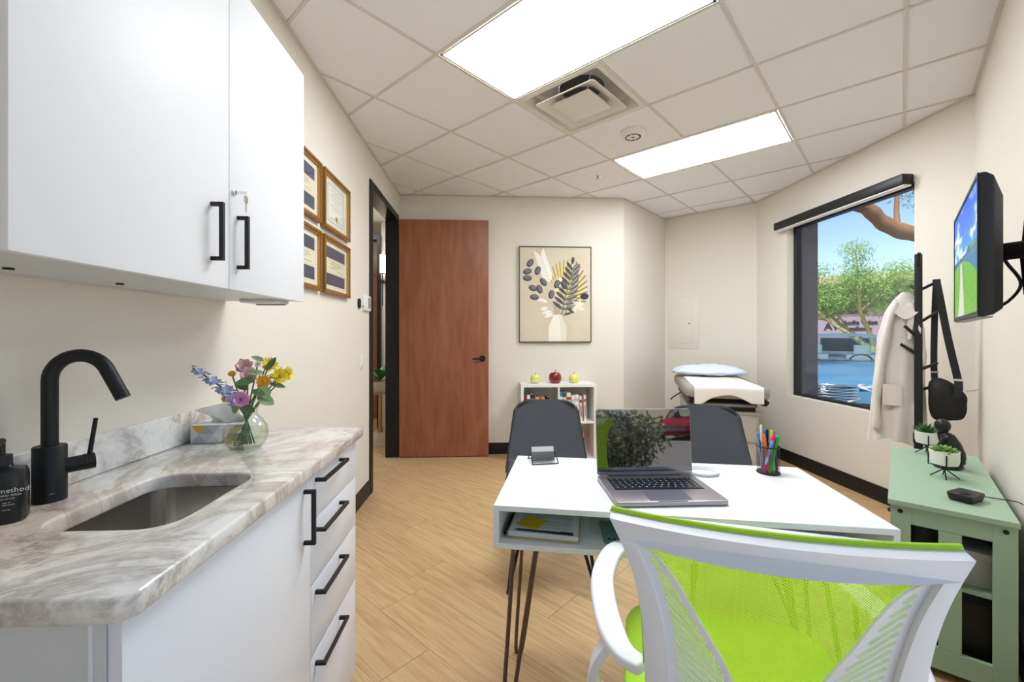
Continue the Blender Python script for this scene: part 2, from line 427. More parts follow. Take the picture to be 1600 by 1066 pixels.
# light panels: local x along a, local y along b
M_lamp = bpy.data.materials.new('lit_led_diffuser'); _nt, _p = nodes_of(M_lamp)
_p.inputs['Base Color'].default_value = (.9, .9, .9, 1); _p.inputs['Emission Color'].default_value = (.90, .96, 1, 1); _p.inputs['Emission Strength'].default_value = PANEL
for (i, j), lab in zip(panels, ('long glowing ceiling light panel cut by the top of the photo, beside the air vent', 'glowing ceiling light panel in front of the smoke detector, toward the window')):
    x, y = AB(TA+TS*(j+1), TB+TS*(i+.5))
    t = thing('ceiling_light', lab, 'light', (x, y, ZC), E45, 'ceiling light panels')
    W_, H_ = TS-.013, TS/2-.013
    f = MB(); [f.box(*k, 0, .012) for k in ((-W_, W_, -H_, -H_+.012), (-W_, W_, H_-.012, H_), (-W_, -W_+.012, -H_, H_), (W_-.012, W_, -H_, H_))]
    f.build('frame', M_bar, t, weld=False)
    B(-W_+.012, W_-.012, -H_+.012, H_-.012, .003, .008).build('diffuser', M_lamp, t)

# ------------------------------------------------------------------ skirting boards
def skirt(name, p, q, i0=0., i1=0.):
    p, q = Vector(p), Vector(q); d = (q-p); L = d.length; d.normalize(); n = Vector((d.y, -d.x))
    a, b_ = p+d*i0, p+d*(L-i1)
    o = MB().prism([tuple(a), tuple(b_), tuple(b_+n*.012), tuple(a+n*.012)], 0, .12).build(name, M_black, bevel=.002, bseg=1)
    return struct(o)
skirt('baseboard_left', (LW(1.64), 1.64), (LW(3.47), 3.47))
skirt('baseboard_far', (-.9, 4.58), P2); skirt('baseboard_wing', P2, P3, .005, .012); skirt('baseboard_alcove', P3, P4, .012, .012)
skirt('baseboard_window', P4, P5, .005, .005); skirt('baseboard_right', P5, P6, .01, .01); skirt('baseboard_behind', P6, P0, .01, .01)

# ------------------------------------------------------------------ window 1 (view to the car park), wall x=2.96
win = bpy.data.objects.new('window_1', None); C.objects.link(win); struct(win); win.location = (3.06, 3.495, .66)
HW, HH = .645, 1.70
for nm, k in (('frame_bar', (-.03, .03, -HW, -HW+.035, 0, HH)), ('frame_bar', (-.03, .03, HW-.035, HW, 0, HH)), ('frame_bar', (-.03, .03, -HW+.035, HW-.035, 0, .03)), ('frame_bar', (-.03, .03, -HW+.035, HW-.035, HH-.04, HH))):
    B(*k).build(nm, M_black, win, bevel=.002, bseg=1)
B(-.004, .004, -HW+.035, HW-.035, .03, HH-.04).build('pane', M_glass, win)
B(-.1, -.03, -HW+.001, HW-.001, .0005, .006).build('window_sill', M_wall, win)
struct(B(3.112, 3.283, 4.142, 4.55, 0, 2.95).build('trim_1', M_ext)); struct(B(3.112, 3.283, 2.45, 2.848, 0, 2.95).build('trim_2', M_ext))
rb = thing('roller_blind', 'black roller blind cassette mounted above the window', 'blind', (2.955, 3.53, 2.305))
B(-.085, 0, -.68, .68, .012, .085).build('cassette', M_black, rb, bevel=.006)
B(-.07, -.01, -.675, .675, 0, .0115).build('hem_bar', M_white, rb, bevel=.003)
# ------------------------------------------------------------------ window 2 behind the photographer (seen in the laptop and cabinet reflections)
w2 = bpy.data.objects.new('window_2', None); C.objects.link(w2); struct(w2); w2.matrix_world = TR @ Matrix.Translation((3.477, .06, .12))
for k in ((-.998, -.958, -.03, .03, 0, 2.43), (.958, .998, -.03, .03, 0, 2.43), (-.958, .958, -.03, .03, 0, .04), (-.958, .958, -.03, .03, 2.39, 2.43), (.3, .34, -.03, .03, .04, 2.39)):
    B(*k).build('frame_bar', M_black, w2, bevel=.002, bseg=1)
B(-.958, .3, -.004, .004, .04, 2.39).build('pane', M_glass, w2); B(.34, .958, -.004, .004, .04, 2.39).build('pane', M_glass, w2)

# ------------------------------------------------------------------ doorway: black frame, cherry door standing open
fr = bpy.data.objects.new('trim_3', None); C.objects.link(fr); struct(fr); fr.location = (-.948, 0, 0)
for nm, k in (('jamb', (-.12, .012, 3.505, 3.535, 0, 2.475)), ('jamb', (-.12, .012, 4.495, 4.525, 0, 2.475)), ('head', (-.12, .012, 3.535, 4.495, 2.445, 2.475)),
              ('casing', (-.003, .012, 3.47, 3.505, 0, 2.505)), ('casing', (-.003, .012, 3.505, 4.53, 2.475, 2.505)), ('stop', (-.09, -.055, 3.535, 3.547, 0, 2.445))):
    B(*k).build(nm, M_black, fr, bevel=.0015, bseg=1)
door = struct(B(0, .918, 0, .045, .008, 2.455).build('door_1', M_door, None, (-.925, 4.478, 0), bevel=.0015, bseg=1))
for z in (.25, 1.2, 2.2): MB().cyl(.007, z, z+.1, 10).build('hinge', M_blackm, door, (-.006, .008, 0))
hd = MB(); Tn = Matrix.Rotation(R(90), 4, 'X'); hd.lathe([(.031, 0), (.031, .006), (.027, .01), (.012, .011), (.011, .045)], 24, Tn)
hd.tube([(0, -.045, 0), (-.02, -.05, 0), (-.055, -.052, -.001), (-.1, -.05, -.003)], [.0105, .0105, .009, .0075], 12)
hd.build('door_handle', M_blackm, door, (.855, 0, 1.02), smooth=40)
B(.9175, .9195, .012, .033, .95, 1.09).build('latch_plate', M_steel, door)
# hall: far black-framed doorway with a second cherry door
fr2 = bpy.data.objects.new('trim_4', None); C.objects.link(fr2); struct(fr2)
for nm, k in (('jamb', (-1.452, -1.406, 5.66, 5.81, 0, 2.5)), ('head', (-2.3, -1.406, 5.66, 5.81, 2.5, 2.56))): B(*k).build(nm, M_black, fr2)
d2 = struct(B(-2.25, -1.45, 6.6, 6.645, .008, 2.2).build('door_2', M_door)); MB().ball(.03, (-1.55, 6.56, 1.0)).build('door_knob', M_steel, d2, smooth=60)
# ================================================================== left side: cabinets, counter, sink
def handle(parent, loc, vertical, L=.145, m=None, out=.03, t=.0095):
    """square-section bar pull; local x points out of the door"""
    mb = MB(); a = L/2
    if vertical:
        mb.box(out-t, out, -t/2, t/2, -a, a); mb.box(0, out-t, -t/2, t/2, -a, -a+t); mb.box(0, out-t, -t/2, t/2, a-t, a)
    else:
        mb.box(out-t, out, -a, a, -t/2, t/2); mb.box(0, out-t, -a, -a+t, -t/2, t/2); mb.box(0, out-t, a-t, a, -t/2, t/2)
    return mb.build('handle', m or M_blackm, parent, loc, weld=False)
# --- wall cabinet
uc = thing('wall_cabinet', 'glossy white two-door wall cabinet hung above the sink counter', 'cabinet', (-.69, .656, 1.387))
LY, LZ = .99, .845
c = MB(); c.box(-.277, -.021, .004, .02, .002, LZ); c.box(-.277, -.021, LY-.02, LY-.004, .002, LZ); c.box(-.277, -.021, .02, LY-.02, .002, .02); c.box(-.277, -.021, .02, LY-.02, LZ-.018, LZ); c.box(-.277, -.265, .02, LY-.02, .02, LZ-.018)
c.build('body', M_carc, uc, weld=False)
d1 = B(-.019, 0, .0, .5255, 0, LZ).build('door', M_wgloss, uc, bevel=.0015); d2_ = B(-.019, 0, .5285, LY, 0, LZ).build('door', M_wgloss, uc, bevel=.0015)
handle(d1, (0, .454, .136), True); handle(d2_, (0, .566, .131), True)
lk = MB(); TX = Matrix.Rotation(R(90), 4, 'Y'); lk.lathe([(.009, 0), (.009, .003), (.006, .004), (.006, .008)], 16, TX)
lk.build('lock', M_chrome, d2_, (0, .545, .262), smooth=40)
k = MB(); k.box(.005, .034, -.0012, .0012, -.0035, .0035); kk = rrect(-.009, .009, -.011, .009, .006, 4)
k.plate([[(p[0], p[1]) for p in kk], [(.003*math.cos(t*.7853), .003+.003*math.sin(t*.7853)) for t in range(8)]], lambda u, w_, d: (.033+d, u, -.017+w_), -.001, .001); k.box(.032, .034, -.003, .003, -.052, -.026)
k.build('key', M_chrome, d2_, (0, .545, .262))
for y in (.18, .42): B(-.2, -.19, y, y+.012, -.002, .002).build('fastener', M_dkplast, uc)
lb = thing('under_cabinet_light', 'slim off-white light bar fixed under the far end of the wall cabinet', 'light', (-.80, 1.50, 1.389))
B(-.06, .06, .03, .135, -.012, 0).build('housing', M_carc, lb, bevel=.003); B(-.05, .05, .12, .134, -.0155, -.012).build('lens', mat('grey_plastic', (110, 108, 104), .4), lb)

# --- base cabinet
bc = thing('base_cabinet', 'white base cabinet with one door and a bank of four drawers under the counter', 'cabinet', (-.491, .60, 0))
c = MB(); c.box(-.47, -.04, 0, .018, .0, .882); c.box(-.47, -.021, 1.0, 1.018, .0, .882); c.box(-.47, -.021, .622, .64, .03, .6); c.box(-.47, -.021, .018, 1.0, .03, .048); c.box(-.47, -.46, .018, 1.0, .048, .882); c.box(-.06, -.045, .018, 1.0, 0, .03)
c.build('body', M_carc, bc, weld=False)
c = MB(); c.box(-.0385, -.034, -.002, .0175, 0, .882); c.build('edge_strip', M_wsatin, bc)
B(-.0335, -.02, .0005, .0175, 0, .882).build('filler', M_carc, bc)
dd = B(-.019, 0, .004, .6145, .03, .882).build('door', M_wsatin, bc, bevel=.0012); handle(dd, (0, .572, .78), True)
for z0, z1 in ((.745, .882), (.568, .742), (.367, .565), (.03, .364)):
    dr = B(-.019, 0, .6175, 1.014, z0, z1).build('drawer', M_wsatin, bc, bevel=.0012)
    handle(dr, (0, .745, z1-.028 if z1 < .88 else z1-.027), False, .205)

# --- marble
def marble():
    m = bpy.data.materials.new('veined_marble'); nt, p = nodes_of(m); L = nt.links; N = nt.nodes.new
    p.inputs['Roughness'].default_value = .12; p.inputs['Coat Weight'].default_value = .3
    tc = N('ShaderNodeTexCoord'); mp = N('ShaderNodeMapping'); mp.inputs['Rotation'].default_value = (0.2, 0.3, R(28)); mp.inputs['Scale'].default_value = (2.6, 2.0, 2.4); L.new(tc.outputs['Object'], mp.inputs[0])
    n1 = N('ShaderNodeTexNoise'); n1.inputs['Scale'].default_value = 3.2; n1.inputs['Detail'].default_value = 12; n1.inputs['Roughness'].default_value = .72; n1.inputs['Distortion'].default_value = .5; L.new(mp.outputs[0], n1.inputs['Vector'])
    r1 = N('ShaderNodeValToRGB'); e = r1.color_ramp.elements; e[0].position = .26; e[0].color = S(162, 160, 158); e[1].position = .55; e[1].color = S(240, 237, 234)
    k_ = e.new(.41); k_.color = S(218, 216, 214); L.new(n1.outputs['Fac'], r1.inputs[0])
    n2 = N('ShaderNodeTexNoise'); n2.inputs['Scale'].default_value = 1.1; n2.inputs['Detail'].default_value = 9; n2.inputs['Roughness'].default_value = .7; n2.inputs['Distortion'].default_value = .8
    mp2 = N('ShaderNodeMapping'); mp2.inputs['Location'].default_value = (3.1, 7.7, 1.2); mp2.inputs['Rotation'].default_value = (0, 0, R(28)); mp2.inputs['Scale'].default_value = (2.2, 2.4, 2.2); L.new(tc.outputs['Object'], mp2.inputs[0]); L.new(mp2.outputs[0], n2.inputs['Vector'])
    sb = N('ShaderNodeMath'); sb.operation = 'SUBTRACT'; sb.inputs[1].default_value = .52; L.new(n2.outputs['Fac'], sb.inputs[0])
    ab = N('ShaderNodeMath'); ab.operation = 'ABSOLUTE'; L.new(sb.outputs[0], ab.inputs[0])
    r2 = N('ShaderNodeValToRGB'); e = r2.color_ramp.elements; e[0].position = .0; e[0].color = (1, 1, 1, 1); e[1].position = .045; e[1].color = (0, 0, 0, 1); L.new(ab.outputs[0], r2.inputs[0])
    n3 = N('ShaderNodeTexNoise'); n3.inputs['Scale'].default_value = 14; n3.inputs['Detail'].default_value = 6; L.new(tc.outputs['Object'], n3.inputs['Vector'])
    mu = N('ShaderNodeMath'); mu.operation = 'MULTIPLY'; L.new(r2.outputs[0], mu.inputs[0]); L.new(n3.outputs['Fac'], mu.inputs[1])
    mx = N('ShaderNodeMix'); mx.data_type = 'RGBA'; mx.inputs[7].default_value = S(146, 128, 108); L.new(mu.outputs[0], mx.inputs[0]); L.new(r1.outputs[0], mx.inputs[6])
    n4 = N('ShaderNodeTexNoise'); n4.inputs['Scale'].default_value = 2.2; L.new(tc.outputs['Object'], n4.inputs['Vector'])
    r4 = N('ShaderNodeValToRGB'); e = r4.color_ramp.elements; e[0].position = .45; e[0].color = (1, 1, 1, 1); e[1].position = .7; e[1].color = S(244, 226, 208); L.new(n4.outputs['Fac'], r4.inputs[0])
    m2 = N('ShaderNodeMix'); m2.data_type = 'RGBA'; m2.blend_type = 'MULTIPLY'; m2.inputs[0].default_value = 1; L.new(mx.outputs[2], m2.inputs[6]); L.new(r4.outputs[0], m2.inputs[7])
    L.new(m2.outputs[2], p.inputs['Base Color']); return m
M_marble = marble()
ct = thing('countertop', 'grey veined marble countertop with backsplash and sink cutout', 'countertop', (-.471, .588, .885))
CT = .035
hole = rrect(-.345, -.105, .213, .525, .055, 6)
out = [(-.512, 1.057), (-.512, 0), (-.018, 0), (0, .02), (0, 1.057)]
slab = MB().plate([out, hole], lambda u, w_, d: (u, w_, d), 0, CT)
slab.build('slab', M_marble, ct, bevel=.006, bseg=3)
B(-.512, -.494, .0, 1.057, CT+.0003, CT+.098).build('backsplash', M_marble, ct, bevel=.002)
# --- sink
def rloop(x0, x1, y0, y1, r, z): return [(x, y, z) for x, y in rrect(x0, x1, y0, y1, r, 6)]
sk = thing('sink', 'stainless steel undermount sink basin let into the marble counter', 'sink', (-.696, .957, .884))
b_ = .006; X0, X1, Y0, Y1 = -.12, .12, -.156, .156
s_ = MB().loft([rloop(X0-.02, X1+.02, Y0-.02, Y1+.02, .06, 0), rloop(X0-b_, X1+b_, Y0-b_, Y1+b_, .055, 0), rloop(X0-b_, X1+b_, Y0-b_, Y1+b_, .055, -.01), rloop(X0+.004, X1-.004, Y0+.004, Y1-.004, .05, -.15), rloop(X0+.02, X1-.02, Y0+.02, Y1-.02, .04, -.168), rloop(-.03, .03, -.03, .03, .029, -.174)], None, False, True)
s_.build('bowl', M_steel, sk, smooth=50, fix=False)
dr_ = MB().lathe([(.028, 0), (.028, .003), (.018, .004), (.016, -.003), (.001, -.003)], 20); dr_.build('drain', M_chrome, sk, (0, 0, -.1735), smooth=40)
# --- faucet
fc = thing('faucet', 'matt black gooseneck faucet with side lever behind the sink', 'faucet', (-.915, .948, .9205))
MB().lathe([(.0265, 0), (.0265, .112), (.025, .114)], 28).build('base', M_blackm, fc, smooth=40)
dx, dy = .98, .2      # spout direction
path = [(0, 0, .11), (0, 0, .249)]; r_ = .052
for a in range(0, 166, 10):
    t = R(a); path.append((dx*(r_-r_*math.cos(t)), dy*(r_-r_*math.cos(t)), .249+r_*math.sin(t)))
e = Vector(path[-1]); d_ = (e-Vector(path[-2])).normalized(); path += [tuple(e+d_*.05)]
MB().tube(path, .0135, 18).build('spout', M_blackm, fc, smooth=60)
MB().tube([tuple(e+d_*.0505), tuple(e+d_*.065)], .0138, 18).build('aerator', M_blackm, fc, smooth=40)
hx, hy = .62, .785
MB().tube([(hx*.022, hy*.022, .066), (hx*.05, hy*.05, .067)], .0165, 20).build('valve', M_blackm, fc, smooth=40)
lv = MB(); lv.tube([(hx*.0505, hy*.0505, .067), (hx*.068, hy*.068, .0675)], .0172, 20); lv.tube([(hx*.06, hy*.06, .08), (hx*.066+.003, hy*.066+.003, .16)], [.0045, .0042], 10)
lv.build('lever', M_blackm, fc, smooth=40)
B(.0255, .0268, -.011, -.003, .018, .0192).build('maker_mark', mat('grey_print', (120, 120, 120), .5), fc, rot=(0, 0, R(-25)))
# --- soap
sp = thing('soap_bottle', 'black pump soap bottle with white lettering at the left edge', 'bottle', (-.9, .845, .9205), R(34))
MB().loft([[(x*k_, y*k_, z) for x, y in rrect(-.034, .034, -.026, .026, .018, 5)] for z, k_ in ((0, .94), (.004, 1), (.085, 1), (.095, .9), (.1, .45), (.104, .4))]).build('body', mat('black_bottle', (30, 31, 33), .3, vary=.05), sp, smooth=45)
MB().lathe([(.014, .104), (.014, .122), (.005, .123), (.005, .145)], 16).build('collar', M_dkplast, sp, smooth=40)
MB().tube([(0, 0, .148), (0, -.04, .148), (0, -.045, .142)], .006, 10).build('pump', M_dkplast, sp, smooth=40)
M_print = mat('white_print', (222, 224, 226), .5, vary=.01)
for tx, sz, x, z in (('method', .0125, .001, .057), ('HAND WASH', .0048, .001, .0505), ('sea minerals', .0036, .004, .045), ('soap for', .0034, .006, .038), ('clean hands', .0034, .006, .034), ('12 fl oz', .0034, .006, .025)):
    o = link('print', text_mesh(tx, sz, .0001), M_print, sp, (x, -.0262, z), (R(90), 0, 0))

# --- tissue box
tb = thing('tissue_box', 'patterned tissue box with a white tissue standing out of it', 'tissue box', (-.868, 1.47, .9205), R(4))
M_tb = mat('tissue_box_card', (205, 208, 212), .6, vary=.02)
B(-.08, .08, -.05, .06, 0, .058).build('box', M_tb, tb, bevel=.001, bseg=1)
tri_m = [mat('triangle_print_%d' % i, c_, .6) for i, c_ in enumerate(((170, 172, 176), (225, 226, 228), (214, 178, 62), (192, 196, 202), (236, 236, 238)))]
i_ = 0
for rw in range(2):
    for cl in range(7):
        x0 = -.078+cl*.022; z0 = .002+rw*.0275; z1 = z0+.027
        up = (cl+rw) % 2 == 0
        po = [(x0, z0), (x0+.044, z0), (x0+.022, z1)] if up else [(x0, z1), (x0+.044, z1), (x0+.022, z0)]
        po = [(min(x, .079), z) for x, z in po]
        MB().prism(po, 0, .0004, Matrix.Translation((0, -.05, 0)) @ Matrix.Rotation(R(90), 4, 'X')).build('triangle_print', tri_m[(i_*7+rw*3+cl) % 5], tb); i_ += 1
def tis(u, v):
    a = (u-.5)*.1; return (a*(1+v*.5)+.012*math.sin(v*5+u*6), .01*math.sin(u*9+v*4)-.008*v, .056+v*(.045+.018*math.sin(u*PI)-.02*(u > .7)*u))
MB().sheet(tis, 14, 8, (0, 1, 0), .0012).build('tissue', mat('tissue_paper', (245, 244, 242), .9, bump=.2, bscale=300), tb, smooth=80)

# --- vase and flowers
vx, vy = -.735, 1.345
vs_ = thing('glass_vase', 'round clear glass vase half full of water on the marble counter', 'vase', (vx, vy, .9205))
prof = [(.032, 0), (.045, .004), (.056, .022), (.061, .045), (.057, .068), (.044, .088), (.033, .1), (.03, .112), (.034, .124), (.037, .128)]
M_vase = pane_mat('vase_glass', (.97, .985, .965), 1.5)
inn = [(max(r-.0028, .001), z+.003*(z < .01)) for r, z in prof]
MB().loft([[(r*math.cos(2*PI*i/32), r*math.sin(2*PI*i/32), z) for i in range(32)] for r, z in prof+inn[::-1]], None, True, True).build('glass', M_vase, vs_, smooth=60)
wp = [(max(interp(z, [p[1] for p in prof], [p[0] for p in prof])-.0035, .002), z) for z in (.005, .012, .022, .035, .045, .055, .0595)]
MB().lathe(wp, 32).build('water', pane_mat('vase_water', (.95, .955, .86), 1.33), vs_, smooth=60)
M_stem = mat('flower_stem', (96, 122, 66), .5); M_leafd = mat('dark_leaf', (86, 114, 72), .45, vary=.2, nscale=60); M_leafm = mat('grey_green_leaf', (132, 156, 108), .45, vary=.15, nscale=60)
def petal(mb, base, d, up, L, W_, cup=.2, n=4):
    """one thin curved petal from base along d"""
    d = Vector(d).normalized(); up = Vector(up); up = (up-d*up.dot(d)).normalized(); sd = d.cross(up); base = Vector(base)
    row = []
    for k in range(n+1):
        t = k/n; w_ = W_*math.sin(PI*min(t*.85+.12, 1))**.8; c_ = base+d*(L*t)+up*(cup*L*t*t)
        row.append((c_-sd*w_, c_-up*.06*L*math.sin(PI*t), c_+sd*w_))
    v = [tuple(p) for r3 in row for p in r3]; f = []
    for k in range(n): f += [(k*3, k*3+1, k*3+4, k*3+3), (k*3+1, k*3+2, k*3+5, k*3+4)]
    mb.add(v, f)
def stem_to(o, tip):
    tip = Vector(tip); foot = Vector((-tip.x*.28, -tip.y*.28, .012)); neck = Vector((tip.x*.16, tip.y*.16, .112))
    MB().tube(spline([foot, neck, tip], 6), .0022, 6).build('stem', M_stem, o, smooth=60)
def flower(label, tip, kind, col, r=.02, axis=(0, 0, 1), col2=None):
    r *= 1.22
    o = thing('flower', label, 'flower', (vx, vy, .9205), 0, 'flowers in the glass vase'); stem_to(o, tip)
    ax = Vector(axis).normalized(); a1 = ax.orthogonal().normalized(); a2 = ax.cross(a1); tip = Vector(tip); g = random.Random(hash(label) % 9999 if False else len(label)*13)
    m = mat('petal_%d_%d_%d' % col, col, .6, vary=.12, nscale=90)
    pb = MB()
    if kind == 'daisy':
        for ring, (n, L, lift) in enumerate(((18, r, .05), (16, r*.82, .25), (12, r*.6, .5))):
            for k in range(n):
                t = 2*PI*(k+.5*ring)/n+g.uniform(-.08, .08); d = (a1*math.cos(t)+a2*math.sin(t))+ax*lift; petal(pb, tip+ax*.001*ring, d, ax, L*g.uniform(.9, 1.08), L*.17, .1, 3)
        MB().ball(r*.28, tuple(tip+ax*.003), 10, 6).build('disc', mat('daisy_disc', (196, 150, 30), .8, bump=.5, bscale=900), o, smooth=60)
    elif kind == 'rose':
        for ring, (n, L, lift, bs) in enumerate(((7, r, .45, 0), (6, r*.9, .9, .15), (5, r*.8, 1.7, .25), (4, r*.62, 3.2, .3), (3, r*.5, 6, .35))):
            for k in range(n):
                t = 2*PI*(k+.37*ring)/n+g.uniform(-.15, .15); d = (a1*math.cos(t)+a2*math.sin(t)); petal(pb, tip-ax*r*.35+d*r*.12, d+ax*lift, ax-d*.0, L*g.uniform(.95, 1.1)*1.05, L*.55, -.22 if ring > 1 else .1, 4)
    o2 = pb.build('petals', m, o, smooth=70, fix=False, weld=False)
    if col2:
        cb = MB()
        for k in range(9):
            t = 2*PI*k/9; d = a1*math.cos(t)+a2*math.sin(t); petal(cb, tip-ax*r*.4, d+ax*.6, ax, r*.75, r*.3, .1, 3)
        cb.build('outer_petals', mat('petal_%d_%d_%d' % col2, col2, .6, vary=.12, nscale=90), o, smooth=70, fix=False, weld=False)
    return o
# right / front / up as seen from the room
def FV(r_, f_, z_): return (.88*r_+.48*f_, .48*r_-.88*f_, z_)
flower('yellow chrysanthemum at the top right of the vase bouquet', FV(.062, -.005, .252), 'daisy', (252, 226, 52), .022, FV(.1, .8, .5))
flower('bright yellow chrysanthemum lowest at the right of the bouquet', FV(.088, .03, .218), 'daisy', (252, 230, 48), .023, FV(.3, 1, .1))
flower('yellow chrysanthemum at the right edge of the bouquet', FV(.112, .0, .222), 'daisy', (250, 222, 44), .021, FV(.9, .6, .2))
flower('deep orange chrysanthemum in the middle of the bouquet', FV(.044, .035, .204), 'daisy', (236, 172, 44), .019, FV(.1, 1, .3))
flower('small yellow flower beside the blue spike', FV(-.036, .0, .228), 'daisy', (246, 210, 60), .010, FV(0, .8, .7))
flower('small yellow flower low on the left under the blue spike', FV(-.052, .03, .158), 'daisy', (246, 210, 50), .009, FV(-.2, 1, .1))
flower('upper pale pink rose of the bouquet', FV(-.006, -.005, .25), 'rose', (240, 196, 196), .019, FV(-.1, .9, .5))
flower('lower pale pink rose of the bouquet', FV(.006, .04, .226), 'rose', (246, 204, 204), .019, FV(0, 1, .2))
flower('magenta and pink carnation hanging low at the front of the vase', FV(-.014, .062, .158), 'rose', (232, 176, 214), .019, FV(0, 1, .2), (190, 66, 140))
flower('small white flower near the top right of the bouquet', FV(.03, .0, .254), 'daisy', (244, 240, 236), .009, FV(0, 1, .3))
# blue delphinium spike
o = thing('flower_spike', 'blue-grey delphinium spike leaning out to the left of the vase', 'flower', (vx, vy, .9205))
pa = spline([(.02, .01, .012), (-.004, -.004, .11), FV(-.035, .045, .168), FV(-.08, .04, .212), FV(-.128, .02, .25)], 6); MB().tube(pa, .0022, 6).build('stem', M_stem, o, smooth=60)
M_blue = mat('delphinium_blue', (168, 174, 212), .6, vary=.25, nscale=70); g = random.Random(4); pb = MB()
for k in range(30):
    t = .42+.58*k/29; i = min(int(t*(len(pa)-1)), len(pa)-2); c0 = pa[i].lerp(pa[i+1], t*(len(pa)-1)-i); sz = .021*(1.15-t*.75)
    ang = k*2.4; d = Vector(FV(.1*math.cos(ang), .45+.5*math.cos(ang*1.3), math.sin(ang))).normalized(); c0 = c0+d*.02*(1.3-t)
    for q in range(5):
        u1 = d.orthogonal().normalized(); u2 = d.cross(u1); tt = 2*PI*q/5+g.random(); petal(pb, c0, (u1*math.cos(tt)+u2*math.sin(tt))+d*.25, d, sz, sz*.36, .1, 3)
pb.build('florets', M_blue, o, smooth=70, fix=False, weld=False)
# leaf sprig
o = thing('leaf_sprig', 'sprig of dark green leaves on the right of the bouquet', 'leaves', (vx, vy, .9205))
MB().tube(spline([(-.01, .01, .012), (.006, -.006, .112), FV(.03, .02, .18), FV(.05, .01, .245)], 6), .002, 6).build('stem', M_stem, o, smooth=60)
for bs, d, L, W_, m in ((FV(.052, .03, .238), FV(.5, .1, .8), .045, .009, M_leafd), (FV(.042, .04, .232), FV(-.95, .3, .1), .04, .010, M_leafm), (FV(.02, .05, .212), FV(-.8, .2, -.1), .05, .012, M_leafd),
                        (FV(.06, .04, .198), FV(.95, .1, -.25), .045, .009, M_leafd), (FV(.04, .05, .192), FV(.35, .3, -.8), .042, .017, M_leafm), (FV(.03, .055, .165), FV(.8, .2, -.5), .05, .018, M_leafm),
                        (FV(.016, .055, .18), FV(.6, .3, -.2), .036, .012, M_leafd), (FV(.05, -.02, .262), FV(-.7, .0, .35), .04, .009, M_leafm), (FV(-.02, .03, .2), FV(.5, .5, -.3), .035, .012, M_leafd), (FV(-.025, .05, .145), FV(-.1, .5, -.8), .03, .009, M_leafm), (FV(.06, .03, .222), FV(.6, .3, -.2), .03, .008, M_leafd), (FV(-.01, .03, .135), FV(.6, .4, -.3), .04, .013, M_leafd)):
    pb = MB(); petal(pb, bs, d, FV(.1, .8, .5), L, W_, -.12, 6); pb.build('leaf', m, o, smooth=70, fix=False, weld=False)

# --- framed certificates on the left wall (local x out of the wall, y along, z up)
M_gold = mat('gold_brown_frame', (150, 106, 48), .35, metal=.35, vary=.2, nscale=140)
M_gold2 = mat('gold_bead', (178, 136, 74), .35, metal=.4, vary=.25, nscale=300)
M_matb = mat('cream_mat_board', (238, 230, 210), .8, vary=.01)
M_pap = attr_mat('printed_paper', .6)
def certificate(label, y0, y1, z0, z1, kind):
    x = LW((y0+y1)/2); W_, H_ = y1-y0, z1-z0
    t = thing('framed_certificate', label, 'certificate', (x, y0, z0), 0, 'framed certificates on the left wall'); T_ = .03
    for k in ((0, T_, 0, W_), ):
        for a, b, c_, d in ((0, W_, 0, .018), (0, W_, H_-.018, H_), (0, .018, .018, H_-.018), (W_-.018, W_, .018, H_-.018)):
            B(.002, T_, a, b, c_, d).build('frame_side', M_gold, t, bevel=.003)
    bd = MB(); q = .019
    for a, b, c_, d in ((q, W_-q, q, q+.006), (q, W_-q, H_-q-.006, H_-q), (q, q+.006, q+.006, H_-q-.006), (W_-q-.006, W_-q, q+.006, H_-q-.006)): bd.box(.006, .024, a, b, c_, d)
    bd.build('bead', M_gold2, t, weld=False)
    B(.004, .010, .019, W_-.019, .019, H_-.019).build('mat_board', M_matb, t)
    iw, ih = W_-.13, H_-.11
    if kind == 'navy':
        B(.0102, .0112, .065, W_-.065, .055, H_-.055).build('navy_mat', mat('navy_mat', (72, 82, 104), .8), t)
        r = Ras(60, 40, 1.4, (238, 232, 206)); r.rect(.05, 1.35, .06, .1, (200, 190, 150)); r.rect(.05, 1.35, .9, .94, (200, 190, 150))
        for k, (a, b) in enumerate(((.35, 1.05), (.25, 1.15), (.45, .95), (.2, .6), (.8, 1.2))): r.line(a, .78-k*.13, b, .78-k*.13, .035, (120, 116, 100), .8)
        zc, hh, ww = H_*.5, (H_-.11)*.2, (W_-.13)*.5
        link('certificate_sheet', r.mesh('certificate_sheet', lambda u, v: (.0118, W_/2-ww*(1-2*u), zc-hh+2*hh*v)), M_pap, t)
    else:
        r = Ras(56, 70, .8, (244, 242, 234))
        for a in ((.06, .06, .06, .94), (.74, .06, .74, .94), (.06, .06, .74, .06), (.06, .94, .74, .94)): r.line(*a, .018, (130, 150, 150))
        for k, (a, b) in enumerate(((.2, .6), (.25, .55), (.15, .65), (.2, .6), (.3, .5), (.16, .64), (.22, .58))): r.line(a, .84-k*.075, b, .84-k*.075, .014, (150, 148, 140), .7)
        r.ell(.43, .2, .05, .07, 0, (176, 138, 62)); r.line(.14, .15, .32, .15, .014, (130, 130, 125)); r.line(.5, .15, .68, .15, .014, (130, 130, 125))
        link('certificate_sheet', r.mesh('certificate_sheet', lambda u, v: (.0104, .065+(W_-.13)*u, .045+(H_-.09)*v)), M_pap, t)
    B(.0135, .0145, .019, W_-.019, .019, H_-.019).build('glass', pane_mat('picture_glass', ior=1.3), t)
certificate('gold-framed white certificate with round seal, upper right of the four on the wall', 2.50, 2.945, 1.885, 2.225, 'seal')
certificate('gold-framed certificate in navy mat, lower right of the four on the wall', 2.50, 2.945, 1.508, 1.845, 'navy')
